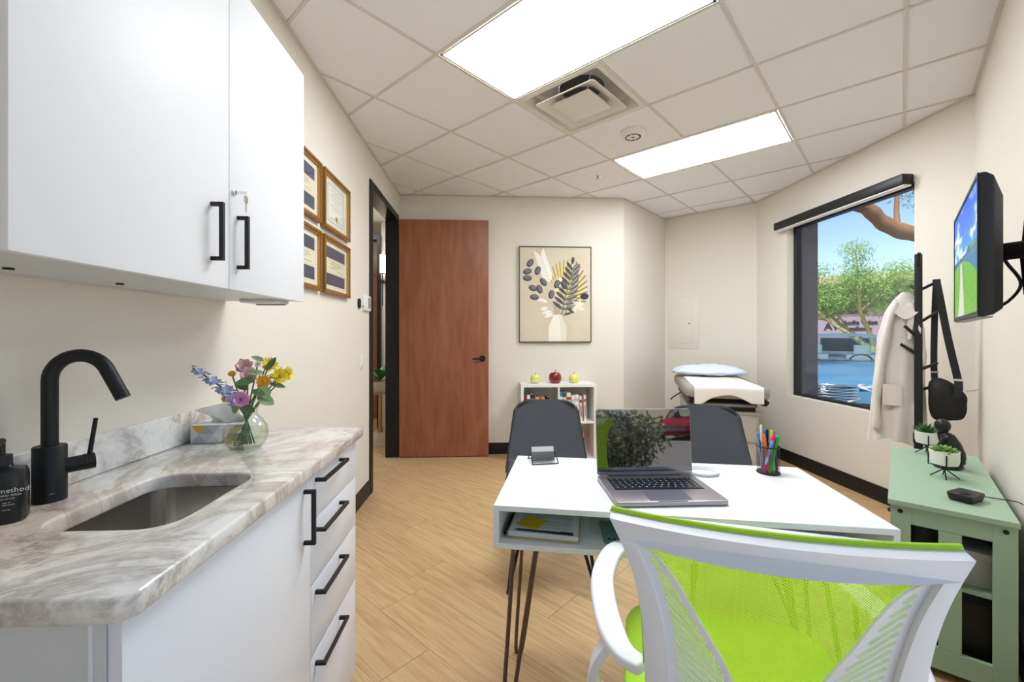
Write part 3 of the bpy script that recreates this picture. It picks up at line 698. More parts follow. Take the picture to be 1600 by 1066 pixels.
certificate('gold-framed certificate in navy mat, upper left, partly behind the wall cabinet', 2.02, 2.47, 1.89, 2.225, 'navy')
certificate('gold-framed certificate in navy mat, lower left, partly behind the wall cabinet', 2.02, 2.47, 1.51, 1.845, 'navy')
# --- wall controls beside the door
t = thing('wall_sensor', 'small black oval sensor on the wall left of the thermostat', 'sensor', (LW(3.2), 3.2, 1.495)); MB().loft([[(x_, y_, z_) for y_, z_ in rrect(-.024, .024, -.036, .036, .02, 5)] for x_ in (0, .014)]).build('case', M_dkplast, t, bevel=.003); B(.0141, .015, -.006, .006, -.01, .01).build('lens', M_blackm, t)
t = thing('thermostat', 'white wall thermostat with grey screen beside the door frame', 'thermostat', (LW(3.38), 3.375, 1.505)); B(0, .024, -.07, .07, -.055, .06).build('case', M_white, t, bevel=.004); B(.0241, .0248, -.01, .055, -.035, .045).build('screen', mat('lcd_grey', (150, 146, 132), .3), t); B(.0, .012, -.095, -.07, -.02, .02).build('base_plate', M_white, t)
t = thing('light_switch', 'white rocker light switch low on the wall beside the door frame', 'switch', (LW(3.27), 3.27, 1.065)); B(0, .006, -.036, .036, -.06, .06).build('plate', M_white, t, bevel=.002); B(.006, .010, -.016, .016, -.032, .032).build('rocker', M_white, t, bevel=.002)
# ================================================================== desk and what is on it
DR = math.atan2(-.221, 1.073)
desk = thing('desk', 'white desk with an open shelf compartment on bronze hairpin legs', 'desk', (.013, 1.303, 0), DR)
M_desk = mat('white_desk_laminate', (243, 243, 246), .38, vary=.006, nscale=12)
DL, DD, z0, z1, th = 1.0955, .541, .62, .75, .017
for nm, k in (('top', (0, DL, 0, DD, z1-th, z1)), ('shelf_panel', (0, DL, 0, DD, z0, z0+th)), ('side_panel', (0, th, 0, DD, z0+th, z1-th)), ('side_panel', (DL-th, DL, 0, DD, z0+th, z1-th)), ('back_panel', (th, DL-th, DD-th, DD, z0+th, z1-th))):
    B(*k).build(nm, M_desk, desk, bevel=.001, bseg=1)
M_brz = mat('bronze_rod', (108, 84, 70), .4, metal=.2, vary=.15)
def hairpin(x, y, sx, sy):
    """two rods meeting in a rounded foot that splays outwards"""
    t1, t2, f = Vector((x+.039*sx, y, z0)), Vector((x-.039*sx, y-.01*sy, z0)), Vector((x+sx*.065, y+sy*.006, .009))
    p, q = t1.lerp(f, .96)+Vector((sx*.012, 0, 0)), t2.lerp(f, .96)-Vector((sx*.012, 0, 0))
    return MB().tube(spline([t1, t1.lerp(p, .5), p, f, q, t2.lerp(q, .5), t2], 5), .0072, 10)
for x, y, sx, sy in ((.085, .128, -1, -1), (DL-.085, .128, 1, -1), (.085, DD-.128, -1, 1), (DL-.085, DD-.128, 1, 1)):
    lg = hairpin(x, y, sx, sy).build('leg', M_brz, desk, smooth=60)
    B(x-.055, x+.055, y-.025, y+.025, z0-.003, z0).build('mounting_plate', M_brz, lg)
Zd = .7505
# --- laptop
lp = thing('laptop', 'open grey laptop with dark reflecting screen on the desk', 'laptop', (.552, 1.385, Zd), R(-.6))
M_alu = mat('space_grey_aluminium', (168, 160, 164), .35, metal=.75, vary=.02); M_key = mat('black_key', (22, 23, 30), .45)
LWd, LDp = .172, .125
MB().prism(rrect(-LWd, LWd, -LDp, LDp, .012, 5), .002, .0155).build('base', M_alu, lp, bevel=.002)
B(-.146, .146, -.022, .088, .0150, .0158).build('keyboard_well', mat('keyboard_well', (30, 30, 36), .5), lp)
M_leg = mat('key_legend', (190, 192, 200), .6)
kb = thing('tmp', '', '') if False else None
rows = [14, 14, 14, 13, 12]
for r_i, n in enumerate(rows):
    y0 = .066-r_i*.0185
    wu = .288/n
    for k in range(n):
        x0 = -.144+k*wu
        kk = B(x0+.0012, x0+wu-.0012, y0, y0+.0158, .0158, .0172).build('key', M_key, lp)
        B(x0+wu*.4, x0+wu*.58, y0+.005, y0+.011, .0172, .01725).build('legend', M_leg, kk)
xs = [-.144, -.12, -.1, -.08, -.054, .046, .07, .09, .11, .128, .1445]
for k in range(len(xs)-1): B(xs[k]+.0012, xs[k+1]-.0012, -.0205, -.0085, .0158, .0172).build('key', M_key, lp)
B(-.066, .066, -.115, -.03, .0155, .0159).build('trackpad', mat('trackpad_glass', (150, 142, 152), .25, metal=.5), lp)
B(-.045, .045, -LDp-.0004, -LDp+.006, .0145, .0157).build('finger_notch', M_chrome, lp)
lid = bpy.data.objects.new('lid', None); C.objects.link(lid); lid.parent = lp; lid.location = (0, LDp-.006, .0165); lid.rotation_euler = (R(-5.3), 0, 0)
Tl = Matrix.Rotation(R(90), 4, 'X')
MB().prism(rrect(-LWd, LWd, .0, .232, .01, 5), -.006, 0, Tl).build('lid_shell', M_alu, lid, bevel=.0015)
M_scr = mat('black_screen_glass', (6, 6, 8), .02, vary=.01); M_scr.node_tree.nodes['Principled BSDF'].inputs['IOR'].default_value = 2.4
MB().prism(rrect(-LWd+.002, LWd-.002, .013, .23, .008, 5), 0, .0008, Tl).build('screen', M_scr, lid)
link('lettering', text_mesh('MacBook Pro', .0075, .0001, 'CENTER'), mat('bezel_print', (190, 190, 192), .5), lid, (0, -.0012, .0045), (R(90), 0, 0))
MB().tube([(-.13, .006, 0), (.13, .006, 0)], .006, 12).build('hinge', M_dkplast, lid, smooth=50)
# --- white coiled charging cable
cb = thing('charging_cable', 'white charging cable coiled in a ring behind the laptop', 'cable', (.795, 1.565, Zd), 0)
for k in range(3):
    MB().tube([((.050+.003*k)*math.cos(t*PI/16), (.044+.003*k)*math.sin(t*PI/16), .0022+.0038*k) for t in range(32)], .0022, 8, closed=True).build('coil', M_white, cb, smooth=60)
MB().tube(spline([(-.05, 0, .002), (-.07, -.02, .002), (-.09, -.04, .002)], 5), .002, 8).build('lead', M_white, cb, smooth=60)
# --- business card holder
ch = thing('card_holder', 'black wire mesh business card holder with a stack of white cards', 'card holder', (.218, 1.742, Zd), R(6))
M_wire = mat('black_wire', (38, 38, 40), .45, metal=.3)
def mesh_alpha(name, rgb, scale, hole, rot=0, rough=.5, squash=1., translucent=0.):
    """perforated sheet: round holes cut by a repeating dot pattern in object space (u,v axes picked by rot)"""
    m = bpy.data.materials.new(name); nt, p = nodes_of(m); L = nt.links; N = nt.nodes.new
    p.inputs['Base Color'].default_value = S(*rgb); p.inputs['Roughness'].default_value = rough
    at = N('ShaderNodeUVMap'); sx = N('ShaderNodeSeparateXYZ'); L.new(at.outputs[0], sx.inputs[0])
    def fr(src, off=0., sc_=scale):
        a = N('ShaderNodeMath'); a.operation = 'MULTIPLY_ADD'; a.inputs[1].default_value = sc_; a.inputs[2].default_value = off; L.new(src, a.inputs[0])
        b = N('ShaderNodeMath'); b.operation = 'FRACT'; L.new(a.outputs[0], b.inputs[0]); c = N('ShaderNodeMath'); c.operation = 'SUBTRACT'; c.inputs[1].default_value = .5; L.new(b.outputs[0], c.inputs[0]); return c.outputs[0]
    def dist(o):
        x, y = fr(sx.outputs[0], o, scale), fr(sx.outputs[1], o, scale*squash)
        cx = N('ShaderNodeCombineXYZ'); L.new(x, cx.inputs[0]); L.new(y, cx.inputs[1]); ln = N('ShaderNodeVectorMath'); ln.operation = 'LENGTH'; L.new(cx.outputs[0], ln.inputs[0]); return ln.outputs['Value']
    mn = N('ShaderNodeMath'); mn.operation = 'MINIMUM'; L.new(dist(0.), mn.inputs[0]); L.new(dist(.5), mn.inputs[1])
    g = N('ShaderNodeMath'); g.operation = 'GREATER_THAN'; g.inputs[1].default_value = hole; L.new(mn.outputs[0], g.inputs[0]); L.new(g.outputs[0], p.inputs['Alpha'])
    if translucent:
        tl = N('ShaderNodeBsdfTranslucent'); tl.inputs[0].default_value = S(*rgb); tp = N('ShaderNodeBsdfTransparent')
        m1 = N('ShaderNodeMixShader'); L.new(g.outputs[0], m1.inputs[0]); L.new(tp.outputs[0], m1.inputs[1]); L.new(tl.outputs[0], m1.inputs[2])
        m2 = N('ShaderNodeMixShader'); m2.inputs[0].default_value = translucent; L.new(p.outputs[0], m2.inputs[1]); L.new(m1.outputs[0], m2.inputs[2]); L.new(m2.outputs[0], nt.nodes['Material Output'].inputs[0])
    return m
def uv_from(me, fn):
    uv = me.uv_layers.new(name='UVMap')
    for lp_ in me.loops: uv.data[lp_.index].uv = fn(me.vertices[lp_.vertex_index].co)
M_bmesh = mesh_alpha('black_metal_mesh', (34, 34, 36), 420, .24)
w_ = MB(); w_.tube(spline([(-.05, -.02, .004), (-.052, .03, .045), (-.046, .036, .05), (-.04, .02, .012), (0, .018, .01)], 5), .0022, 8)
for s_ in (-1, 1): MB().tube(spline([(s_*.053, .045, .003), (s_*.053, .02, .018), (s_*.052, .0, .038), (s_*.05, -.015, .03), (s_*.053, -.045, .003)], 6), .0024, 8).build('side_wire', M_wire, ch, smooth=60)
MB().tube([(-.053, -.045, .003), (.053, -.045, .003)], .0024, 8).build('front_wire', M_wire, ch, smooth=60); MB().tube([(-.053, .045, .003), (.053, .045, .003)], .0024, 8).build('rear_wire', M_wire, ch, smooth=60)
me = MB().grid(lambda u, v: (-.048+.096*u, -.02+.012*v, .008+.034*v), 8, 4).mesh('mesh_front'); uv_from(me, lambda c_: (c_.x, c_.z)); link('mesh_front', me, M_bmesh, ch)
me = MB().grid(lambda u, v: (-.048+.096*u, -.02+.05*v, .008), 8, 4).mesh('mesh_base'); uv_from(me, lambda c_: (c_.x, c_.y)); link('mesh_base', me, M_bmesh, ch)
cs = thing('business_cards', 'stack of white business cards standing in the mesh holder', 'cards', (.218, 1.742, Zd), R(6))
for k in range(6):
    B(-.0445, .0445, 0, .0009, 0, .05).build('card', M_white, cs, (0, -.012+k*.0022, .0095), (R(-16), 0, 0))
# --- pen cup and pens
cx_, cy_ = 1.04, 1.555
pc = thing('pen_cup', 'black wire mesh pen cup full of bright pens on the desk', 'pen cup', (cx_, cy_, Zd), 0)
def ring_uv(r): return lambda c_: (math.atan2(c_.y, c_.x)*r, c_.z)
me = MB().loft([[(.038*math.cos(2*PI*i/28), .038*math.sin(2*PI*i/28), z) for i in range(28)] for z in (.003, .05, .098)], None, False, False).mesh('mesh_wall', smooth=60)
uv = me.uv_layers.new(name='UVMap')
for p_ in me.polygons:
    angs = [math.atan2(me.vertices[me.loops[l].vertex_index].co.y, me.vertices[me.loops[l].vertex_index].co.x) % (2*PI) for l in p_.loop_indices]
    wrap = max(angs)-min(angs) > PI
    for l, a in zip(p_.loop_indices, angs): uv.data[l].uv = ((a+(2*PI if wrap and a < PI else 0))*.038, me.vertices[me.loops[l].vertex_index].co.z)
link('mesh_wall', me, mesh_alpha('pen_cup_mesh', (30, 30, 32), 430, .33), pc)
for z in (.003, .099): MB().tube([(.038*math.cos(t*PI/16), .038*math.sin(t*PI/16), z) for t in range(32)], .0022, 8, closed=True).build('rim', M_wire, pc, smooth=60)
MB().cyl(.037, .001, .003, 24).build('base', M_wire, pc)
def pen(label, col, foot, tip, r=.005, cap=None, clip=True, name='pen'):
    """barrel leaning in the cup with a grip, a cap and a pocket clip"""
    o = thing(name, label, 'pen', (cx_, cy_, Zd+.0035), 0, 'pens in the mesh cup')
    f, t = Vector(foot), Vector(tip); d = (t-f).normalized(); L = (t-f).length; m = mat('pen_%d_%d_%d' % col, col, .35, vary=.04)
    q = f+d*(L*.62)
    MB().tube([f, f+d*.008, f+d*.012, q], [r*.35, r*.6, r*.9, r*.9], 10).build('barrel', m, o, smooth=50)
    mc = mat('pen_%d_%d_%d' % cap, cap, .35, vary=.04) if cap else m
    MB().tube([q, q+d*.002, t-d*.004, t], [r*.95, r*1.08, r*1.05, r*.7], 10).build('cap', mc, o, smooth=50)
    if clip:
        s_ = d.orthogonal().normalized(); s_ = Vector((0, -1, 0))-d*Vector((0, -1, 0)).dot(d); s_.normalize()
        MB().strip([t-d*.004+s_*r*1.35, t-d*.04+s_*r*1.35], .003, .001, tuple(s_)).build('clip', mc, o)
pen('hot pink highlighter leaning to the front of the pen cup', (236, 28, 128), (-.028, -.018, .002), (.014, -.014, .142), .0062)
pen('bright green highlighter leaning to the right in the pen cup', (44, 196, 92), (-.012, -.026, .002), (.03, -.012, .138), .0064)
pen('orange marker at the left of the pen cup', (242, 120, 36), (-.01, -.02, .002), (-.026, -.012, .142), .0062)
pen('pale blue correction pen leaning left in the front of the pen cup', (150, 180, 226), (-.028, -.0265, .035), (-.002, -.026, .122), .0055, (120, 160, 220))
pen('blue marker standing at the back of the pen cup', (84, 150, 196), (.004, .0, .002), (-.008, .018, .154), .0062)
pen('second blue marker beside the first in the pen cup', (96, 160, 206), (.016, .014, .002), (.006, .024, .15), .005)
pen('lime yellow highlighter standing upright in the pen cup', (204, 224, 60), (.008, -.02, .002), (.016, .004, .155), .006)
pen('purple marker at the right rear of the pen cup', (92, 78, 150), (.024, -.016, .002), (.027, .014, .15), .006)
pen('lavender pen at the right edge of the pen cup', (150, 138, 186), (.03, .004, .002), (.03, .016, .118), .0045)
pen('black pen with clip at the right edge of the pen cup', (30, 30, 34), (.012, -.004, .002), (.044, .008, .132), .004)
pen('dark navy pen in the middle of the pen cup', (40, 44, 62), (.0, .01, .002), (.004, .012, .156), .0042)
pen('tall white-capped pen at the back of the pen cup', (196, 198, 200), (-.01, .012, .002), (-.016, .02, .172), .004, (235, 235, 235))
pen('thin pale blue pen at the left edge of the pen cup', (170, 192, 224), (-.02, .004, .002), (-.043, .0, .146), .004, (98, 140, 200))
# --- inside the compartment (local to the desk direction)
def on_desk(x, y, z): 
    c_, s_ = math.cos(DR), math.sin(DR); return (.013+x*c_-y*s_, 1.303+x*s_+y*c_, z)
cl = thing('clipboard', 'wooden clipboard lying in the desk compartment', 'clipboard', on_desk(.145, .19, .6375), DR-R(2))
M_hb = mat('hardboard', (196, 168, 128), .55, vary=.1, nscale=60)
B(-.118, .118, -.16, .16, 0, .004).build('board', M_hb, cl, bevel=.001)
B(-.116, -.112, -.15, .16, .0042, .016).build('elastic_band', M_dkplast, cl); B(-.04, .04, .135, .158, .004, .012).build('clip', M_chrome, cl)
ps = thing('paper_stack', 'stack of printed pages on the clipboard in the desk compartment', 'papers', on_desk(.15, .185, .642), DR-R(2))
for k in range(5): B(-.108, .108, -.148+k*.002, .12, k*.0022, k*.0022+.0021).build('page', M_white, ps, (0, 0, 0), (0, 0, R(.6*((k*7) % 3-1))))
r = Ras(120, 160, .8, (242, 243, 248)); g = random.Random(3)
for k in range(30):
    y = .95-k*.028
    if k % 7 == 6: continue
    x = .1
    while x < .7:
        l = g.uniform(.02, .06); r.line(x, y, min(x+l, .72), y, .008, (130, 132, 142), .8); x += l+.014
link('printed_page', r.mesh('printed_page', lambda u, v: (-.107+.214*u, -.138+.256*v, .0119)), M_pap, ps)
nt_ = B(-.038, .038, -.038, .038, 0, .0012).build('sticky_note', mat('yellow_note', (240, 200, 30), .7, vary=.03), None, on_desk(.105, .115, .6545), (0, 0, DR-R(28))); tag(nt_, 'yellow sticky note on the printed pages in the desk compartment', 'note')
pn = thing('ballpoint_pen', 'black pen lying along the front of the printed pages', 'pen', on_desk(.15, .05, .6575), DR-R(4))
MB().tube([(-.092, .0, 0), (-.08, .0, 0), (.06, 0, 0), (.088, 0, 0)], [.0012, .0026, .0034, .0034], 10).build('barrel', M_dkplast, pn, smooth=40); B(.05, .088, -.0015, .0015, .0034, .0048).build('clip', M_dkplast, pn)
ph = thing('phone', 'green phone lying face down in the desk compartment', 'phone', on_desk(.362, .115, .6385), DR+R(4))
MB().prism(rrect(-.037, .037, -.075, .075, .012, 5), 0, .008).build('body', mat('sage_green_glass', (112, 146, 132), .2, vary=.02), ph, bevel=.002)
for x_, y_ in ((-.02, -.06), (-.005, -.06)): MB().cyl(.006, .008, .0094, 14).build('camera_lens', mat('lens_dark', (70, 92, 84), .1), ph, (x_, y_, 0))
MB().ball(.005, (0, 0, .009), 10, 6, sz=.2).build('logo', mat('logo_green', (92, 122, 110), .1), ph, (0, .01, 0))
ph2 = thing('paper_sheet', 'printed sheet of paper under the phone in the desk compartment', 'paper', on_desk(.37, .2, .6373), DR); 
r = Ras(60, 80, .77, (238, 240, 246)); [r.line(.08, .94-k*.03, .7-.1*(k % 3), .94-k*.03, .008, (140, 142, 150), .7) for k in range(28)]
link('printed_page', r.mesh('printed_page', lambda u, v: (-.1+.2*u, -.13+.26*v, .0004)), M_pap, ph2); B(-.1, .1, -.13, .13, -.0001, .0003).build('sheet', M_white, ph2)
pcab = MB().tube(spline([on_desk(.385, .2, .7), on_desk(.385, .15, .68), on_desk(.383, .11, .66), on_desk(.38, .09, .6495)], 6), .0025, 8).build('phone_cable', M_white, smooth=60); tag(pcab, 'white cable dangling over the phone in the desk compartment', 'cable')

# ================================================================== lime task chair
CL, CR_ = Vector((.203, .717, .97)), Vector((.671, .552, .97))
cu_ = (CR_-CL).normalized(); cf_ = Vector((-cu_.y, cu_.x, 0)); CC = (CL+CR_)/2
chair = thing('task_chair', 'white office chair with lime green mesh back drawn up to the desk', 'chair', (CC.x+cf_.x*.3, CC.y+cf_.y*.3, 0), math.atan2(cu_.y, cu_.x))
M_cw = mat('white_chair_plastic', (243, 243, 247), .35, vary=.006)
M_lime = mat('lime_fabric', (184, 230, 46), .75, vary=.12, nscale=500, bump=.4, bscale=900, sheen=.2)
tilt = R(10)
def bk(u, w, d):
    """back-rest surface: u across from the centre, w down from the top, d towards the sitter"""
    bow = .45*u*u; f = w*math.sin(tilt)+bow+d*math.cos(tilt)-.02*math.sin(min(w/.46, 1)*PI)
    return (u, -.3+f, .95-w*math.cos(tilt)+d*math.sin(tilt)+.05*u*u)
def half(pts): return [(a, b) for a, b in pts]
def smooth2(P, n=5): return [(p.x, p.y) for p in spline([(a, b, 0) for a, b in P], n)]
OUT = smooth2([(.249, .0), (.222, .055), (.206, .105), (.197, .16), (.192, .24), (.188, .33), (.165, .41), (.11, .45), (.045, .465)])
INN = smooth2([(.208, .034), (.184, .085), (.168, .14), (.157, .2), (.150, .28), (.145, .33), (.125, .38), (.08, .415), (.03, .425)])
WNG = smooth2([(.2065, .036), (.165, .062), (.132, .105), (.104, .155), (.072, .21), (.055, .25), (.048, .3), (.046, .36), (.05, .418)])
topc = [(x/10*.249, 0) for x in range(-10, 11)]
outer = [(-a, b) for a, b in OUT[::-1]][:-1]+topc+OUT[1:]
topi = [(x/10*.208, .034+.010*(1-(x/10)**2)) for x in range(-10, 11)]
inner = [(-a, b) for a, b in INN[::-1]][:-1]+topi+INN[1:]
MB().plate([outer, inner], bk, -.016, .008).build('back_frame', M_cw, chair, bevel=.004, bseg=2, smooth=50)
for s_ in (-1, 1):
    po = [(s_*a, b) for a, b in INN]+[(s_*a, b) for a, b in WNG[::-1]]
    slots = []
    iw = [p[1] for p in INN]; ix = [p[0] for p in INN]; ww = [p[1] for p in WNG]; wx = [p[0] for p in WNG]
    n = 19
    for k in range(n):
        wa = .062+k*.0145               # outer end on the frame side, slot runs down towards the middle
        wb = wa+.012+.05*min(1, k/6)
        xa = interp(wa, iw, ix)-.014; xb = interp(wb, ww, wx)+.012
        if wb > .40 or xa-xb < .006: 
            if wa > .38 or k > 3: continue
            xb = xa-.009; wb = wa+.005
        hw = .0031; d = Vector((xb-xa, wb-wa)); d.normalize(); nn = Vector((-d.y, d.x))*hw; cap = d*hw*.7
        A, Bq = Vector((xa, wa)), Vector((xb, wb))
        lo = [A+nn, A-cap, A-nn, Bq-nn, Bq+cap, Bq+nn]
        slots.append([(s_*q.x, q.y) for q in lo])
    MB().plate([po]+slots, bk, -.004, .002).build('back_wing', M_cw, chair, bevel=.0, smooth=40)
# mesh panel
me = MB().grid(lambda u, v: bk((u-.5)*2*interp(.008+v*.43, [b for a, b in OUT], [a for a, b in OUT])*.985, .006+v*.435, .016), 28, 28).mesh('mesh_panel', smooth=80)
uv_from(me, lambda c_: (c_.x, c_.z)); link('mesh_panel', me, mesh_alpha('lime_mesh_fabric', (196, 238, 60), 230, .165, squash=1.0, rough=.7, translucent=.45), chair)
MB().tube([bk(x/14*.247, -.001-.001, .012) for x in range(-14, 15)], .005, 10).build('piping', M_lime, chair, smooth=60)
for s_ in (-1, 1): MB().tube([bk(s_*a*.995, b, .013) for a, b in OUT[:24:2]], .004, 8).build('side_piping', M_lime, chair, smooth=60)
# seat and underframe
def seat_loop(z, k): return [(x*k, y*k+.0, z) for x, y in rrect(-.235, .235, -.22, .24, .08, 6)]
MB().loft([seat_loop(.455, .93), seat_loop(.462, .99), seat_loop(.49, 1), seat_loop(.508, .97), seat_loop(.514, .85), seat_loop(.514, .3)]).build('seat', M_lime, chair, smooth=50)
MB().loft([seat_loop(.425, .8), seat_loop(.44, .95), seat_loop(.454, .96)]).build('seat_pan', M_cw, chair, smooth=50)
MB().strip([bk(0, .42, -.006), bk(0, .47, -.004), (0, -.19, .42), (0, -.08, .41)], [.12, .11, .1, .1], .02, [(0, -1, .1), (0, -1, .1), (0, -.6, -.8), (0, 0, -1)]).build('back_stem', M_cw, chair, bevel=.004)
MB().cyl(.027, .12, .425, 18).build('gas_lift', M_dkplast, chair, smooth=50); MB().lathe([(.05, .07), (.05, .115), (.035, .13)], 18).build('hub', M_cw, chair, smooth=50)
for k in range(5):
    a = 2*PI*k/5+.3; leg = MB().strip([(.03*math.cos(a), .03*math.sin(a), .1), (.17*math.cos(a), .17*math.sin(a), .085), (.29*math.cos(a), .29*math.sin(a), .07)], [.05, .042, .032], .026, (0, 0, 1)).build('leg', M_cw, chair, bevel=.004)
    cs_ = MB(); ca, sa = math.cos(a+.6), math.sin(a+.6); Tc = Matrix.Translation((.29*math.cos(a), .29*math.sin(a), .0275)) @ Matrix.Rotation(a+.6, 4, 'Z') @ Matrix.Rotation(R(90), 4, 'X')
    for o_ in (-.016, .016): cs_.lathe([(.02, -.009+o_), (.027, -.006+o_), (.027, .006+o_), (.02, .009+o_)], 16, Tc)
    cs_.tube([(.29*math.cos(a), .29*math.sin(a), .03), (.29*math.cos(a), .29*math.sin(a), .07)], .006, 8); cs_.build('caster', M_dkplast, leg, smooth=40)
for s_ in (-1, 1):
    pad = spline([(s_*.192, -.232, .665), (s_*.235, -.19, .66), (s_*.268, -.1, .668), (s_*.285, .02, .678), (s_*.268, .15, .676), (s_*.235, .235, .66)], 5)
    MB().strip(pad, [.035+.018*min(1, i/8) for i in range(len(pad))], .02, (0, 0, 1)).build('armrest', M_cw, chair, bevel=.006, bseg=3)
    sup = spline([(s_*.25, -.15, .655), (s_*.285, -.15, .6), (s_*.295, -.1, .5), (s_*.27, -.03, .43), (s_*.2, .0, .415)], 5)
    MB().strip(sup, .05, .018, [(s_, 0, .2)]*len(sup)).build('arm_support', M_cw, chair, bevel=.005, bseg=2)

# ================================================================== two charcoal guest chairs facing the desk
M_lea = mat('charcoal_leatherette', (86, 88, 95), .4, vary=.14, nscale=9, bump=.25, bscale=350, spec=.4)
M_lea2 = mat('charcoal_piping', (44, 45, 50), .4)
def guest_chair(label, loc, rz):
    """shell chair; local -y is the sitter's front (toward the desk)"""
    t = thing('guest_chair', label, 'chair', loc, rz, 'charcoal guest chairs behind the desk')
    def shell(u, v):
        # v: 0 seat front .. 0.5 seat rear .. 1 top of back
        x = (u-.5)*2; e = abs(x)
        if v < .5:
            k = v/.5; y = -.23+.42*k; z = .455-.02*math.sin(k*PI)+.0*k; hw = .235-.02*k
        else:
            k = (v-.5)/.5; y = .19+.10*k+.012*math.sin(k*PI); z = .455+.415*k; hw = .232-.052*max(0, k-.1)/.9
        lift = (.075 if v < .5 else .045)*e**3.2
        bendf = max(0, 1-abs(v-.5)/.16)
        if v < .5: z += lift*(.4+.6*v/.5)+.05*bendf**2*0; 
        else: y -= lift*(1-.35*((v-.5)/.5)); z += .0
        if v > .96: hw -= .02*((v-.96)/.04)**2; z -= .018*e**6
        y += .0; 
        if .42 < v < .58: q = (v-.42)/.16; y -= .03*math.sin(q*PI)*1; z += .03*math.sin(q*PI)
        return (x*hw, y, z)
    MB().sheet(shell, 22, 44, (0, .45, -.55), .045).build('shell', M_lea, t, smooth=70)
    edge = [shell(0, v/30) for v in range(0, 31)]+[shell(u/12, 1) for u in range(1, 12)]+[shell(1, v/30) for v in range(30, -1, -1)]
    MB().tube([(x, y+.011, z-.012) for x, y, z in edge], .012, 8).build('piping', M_lea2, t, smooth=60)
    for sx in (-1, 1):
        for sy in (-1, 1):
            f = (sx*.215, -.24 if sy < 0 else .25, .006); m_ = MB()
            m_.tube([f, (sx*.17, sy*.13, .41)], .0085, 10); m_.tube([f, (sx*.10, sy*.02, .41)], .0085, 10)
            lg = m_.build('leg', M_blackm, t, smooth=60); MB().cyl(.011, 0, .008, 10).build('foot', M_dkplast, lg, (f[0], f[1], 0))
    B(-.18, .18, -.15, .16, .402, .416).build('seat_frame', M_blackm, t)
    return t
guest_chair('charcoal leather guest chair in front of the white bookcase', (.325, 2.33, 0), R(-4))
guest_chair('charcoal leather guest chair behind the laptop, in front of the exam table', (1.145, 2.07, 0), R(-9))
# ================================================================== right side: console, plants, coat rack, television
M_sage = mat('sage_green_paint', (158, 184, 158), .5, vary=.02, nscale=20)
M_dark = mat('dark_interior', (34, 34, 36), .7)
co = thing('console_cabinet', 'sage green slatted console cabinet along the right wall', 'cabinet', (1.785, 1.362, 0), R(45))
KL, KD, KH = 1.06, .325, .63
B(-.008, KL+.008, -.004, KD+.008, KH-.02, KH).build('top', M_sage, co, bevel=.0015, bseg=1)
ST = .058
for nm, k in (('stile', (0, .018, 0, ST, .035, KH-.021)), ('stile', (0, .018, KD-ST, KD, .035, KH-.021)), ('stile', (0, .018, KD/2-.03, KD/2+.03, .115, KH-.085)), ('rail', (0, .018, ST, KD-ST, KH-.084, KH-.021)), ('rail', (0, .018, ST, KD-ST, .035, .114)),
              ('end_panel', (KL-.018, KL, 0, KD, .035, KH-.021)), ('back_panel', (.018, KL-.018, 0, .006, .05, KH-.021)), ('bottom_panel', (.018, KL-.018, .006, KD-.02, .05, .066)), ('shelf', (.02, KL-.018, .006, KD-.03, .335, .352)), ('divider', (KL/2-.008, KL/2+.008, .006, KD-.03, .066, KH-.021))):
    B(*k).build(nm, M_sage, co, bevel=.001, bseg=1)
for x0, x1 in ((.02, KL/2-.002), (KL/2+.002, KL-.02)):
    d = B(x0, x1, KD-.019, KD, .05, KH-.024).build('door', M_sage, co, bevel=.001, bseg=1); MB().ball(.011, ((x0+x1)/2, KD+.012, KH*.55), 12, 8).build('knob', M_blackm, d, smooth=60)
for x in (.004, KL-.05):
    for y in (.004, KD-.054): B(x, x+.046, y, y+.05, 0, .035).build('foot', M_sage, co, bevel=.001, bseg=1)
for y in (.028, KD-.028): MB().lathe([(.008, 0), (.008, .002), (.004, .001)], 14, Matrix.Translation((-.002, y, KH-.04)) @ Matrix.Rotation(R(90), 4, 'Y')).build('cam_lock', M_blackm, co, smooth=40)
def on_con(x, y, z=KH): return (1.785+(x-y)*q2, 1.362+(x+y)*q2, z+.0005)
t = thing('storage_box', 'pale grey storage box on the console shelf behind the end slats', 'box', on_con(.13, .11, .352), R(45)); B(-.07, .07, -.06, .06, 0, .1).build('box', mat('grey_box', (188, 188, 192), .6), t, bevel=.002); B(-.073, .073, -.063, .063, .1005, .125).build('lid', mat('grey_box_lid', (200, 200, 204), .6), t, bevel=.002)
t = thing('black_case', 'black equipment case on the console shelf behind the slats', 'case', on_con(.2, .235, .352), R(45)); B(-.1, .1, -.045, .04, 0, .16).build('shell', M_dkplast, t, bevel=.004); B(-.03, .03, -.01, .01, .16, .175).build('handle', M_dkplast, t)
t = thing('black_subwoofer', 'black box filling the lower part of the console', 'box', on_con(.24, .155, .0665), R(45)); B(-.17, .17, -.135, .125, 0, .25).build('body', M_dark, t, bevel=.004); B(-.173, -.17, -.11, .1, .03, .22).build('grille', M_dkplast, t)
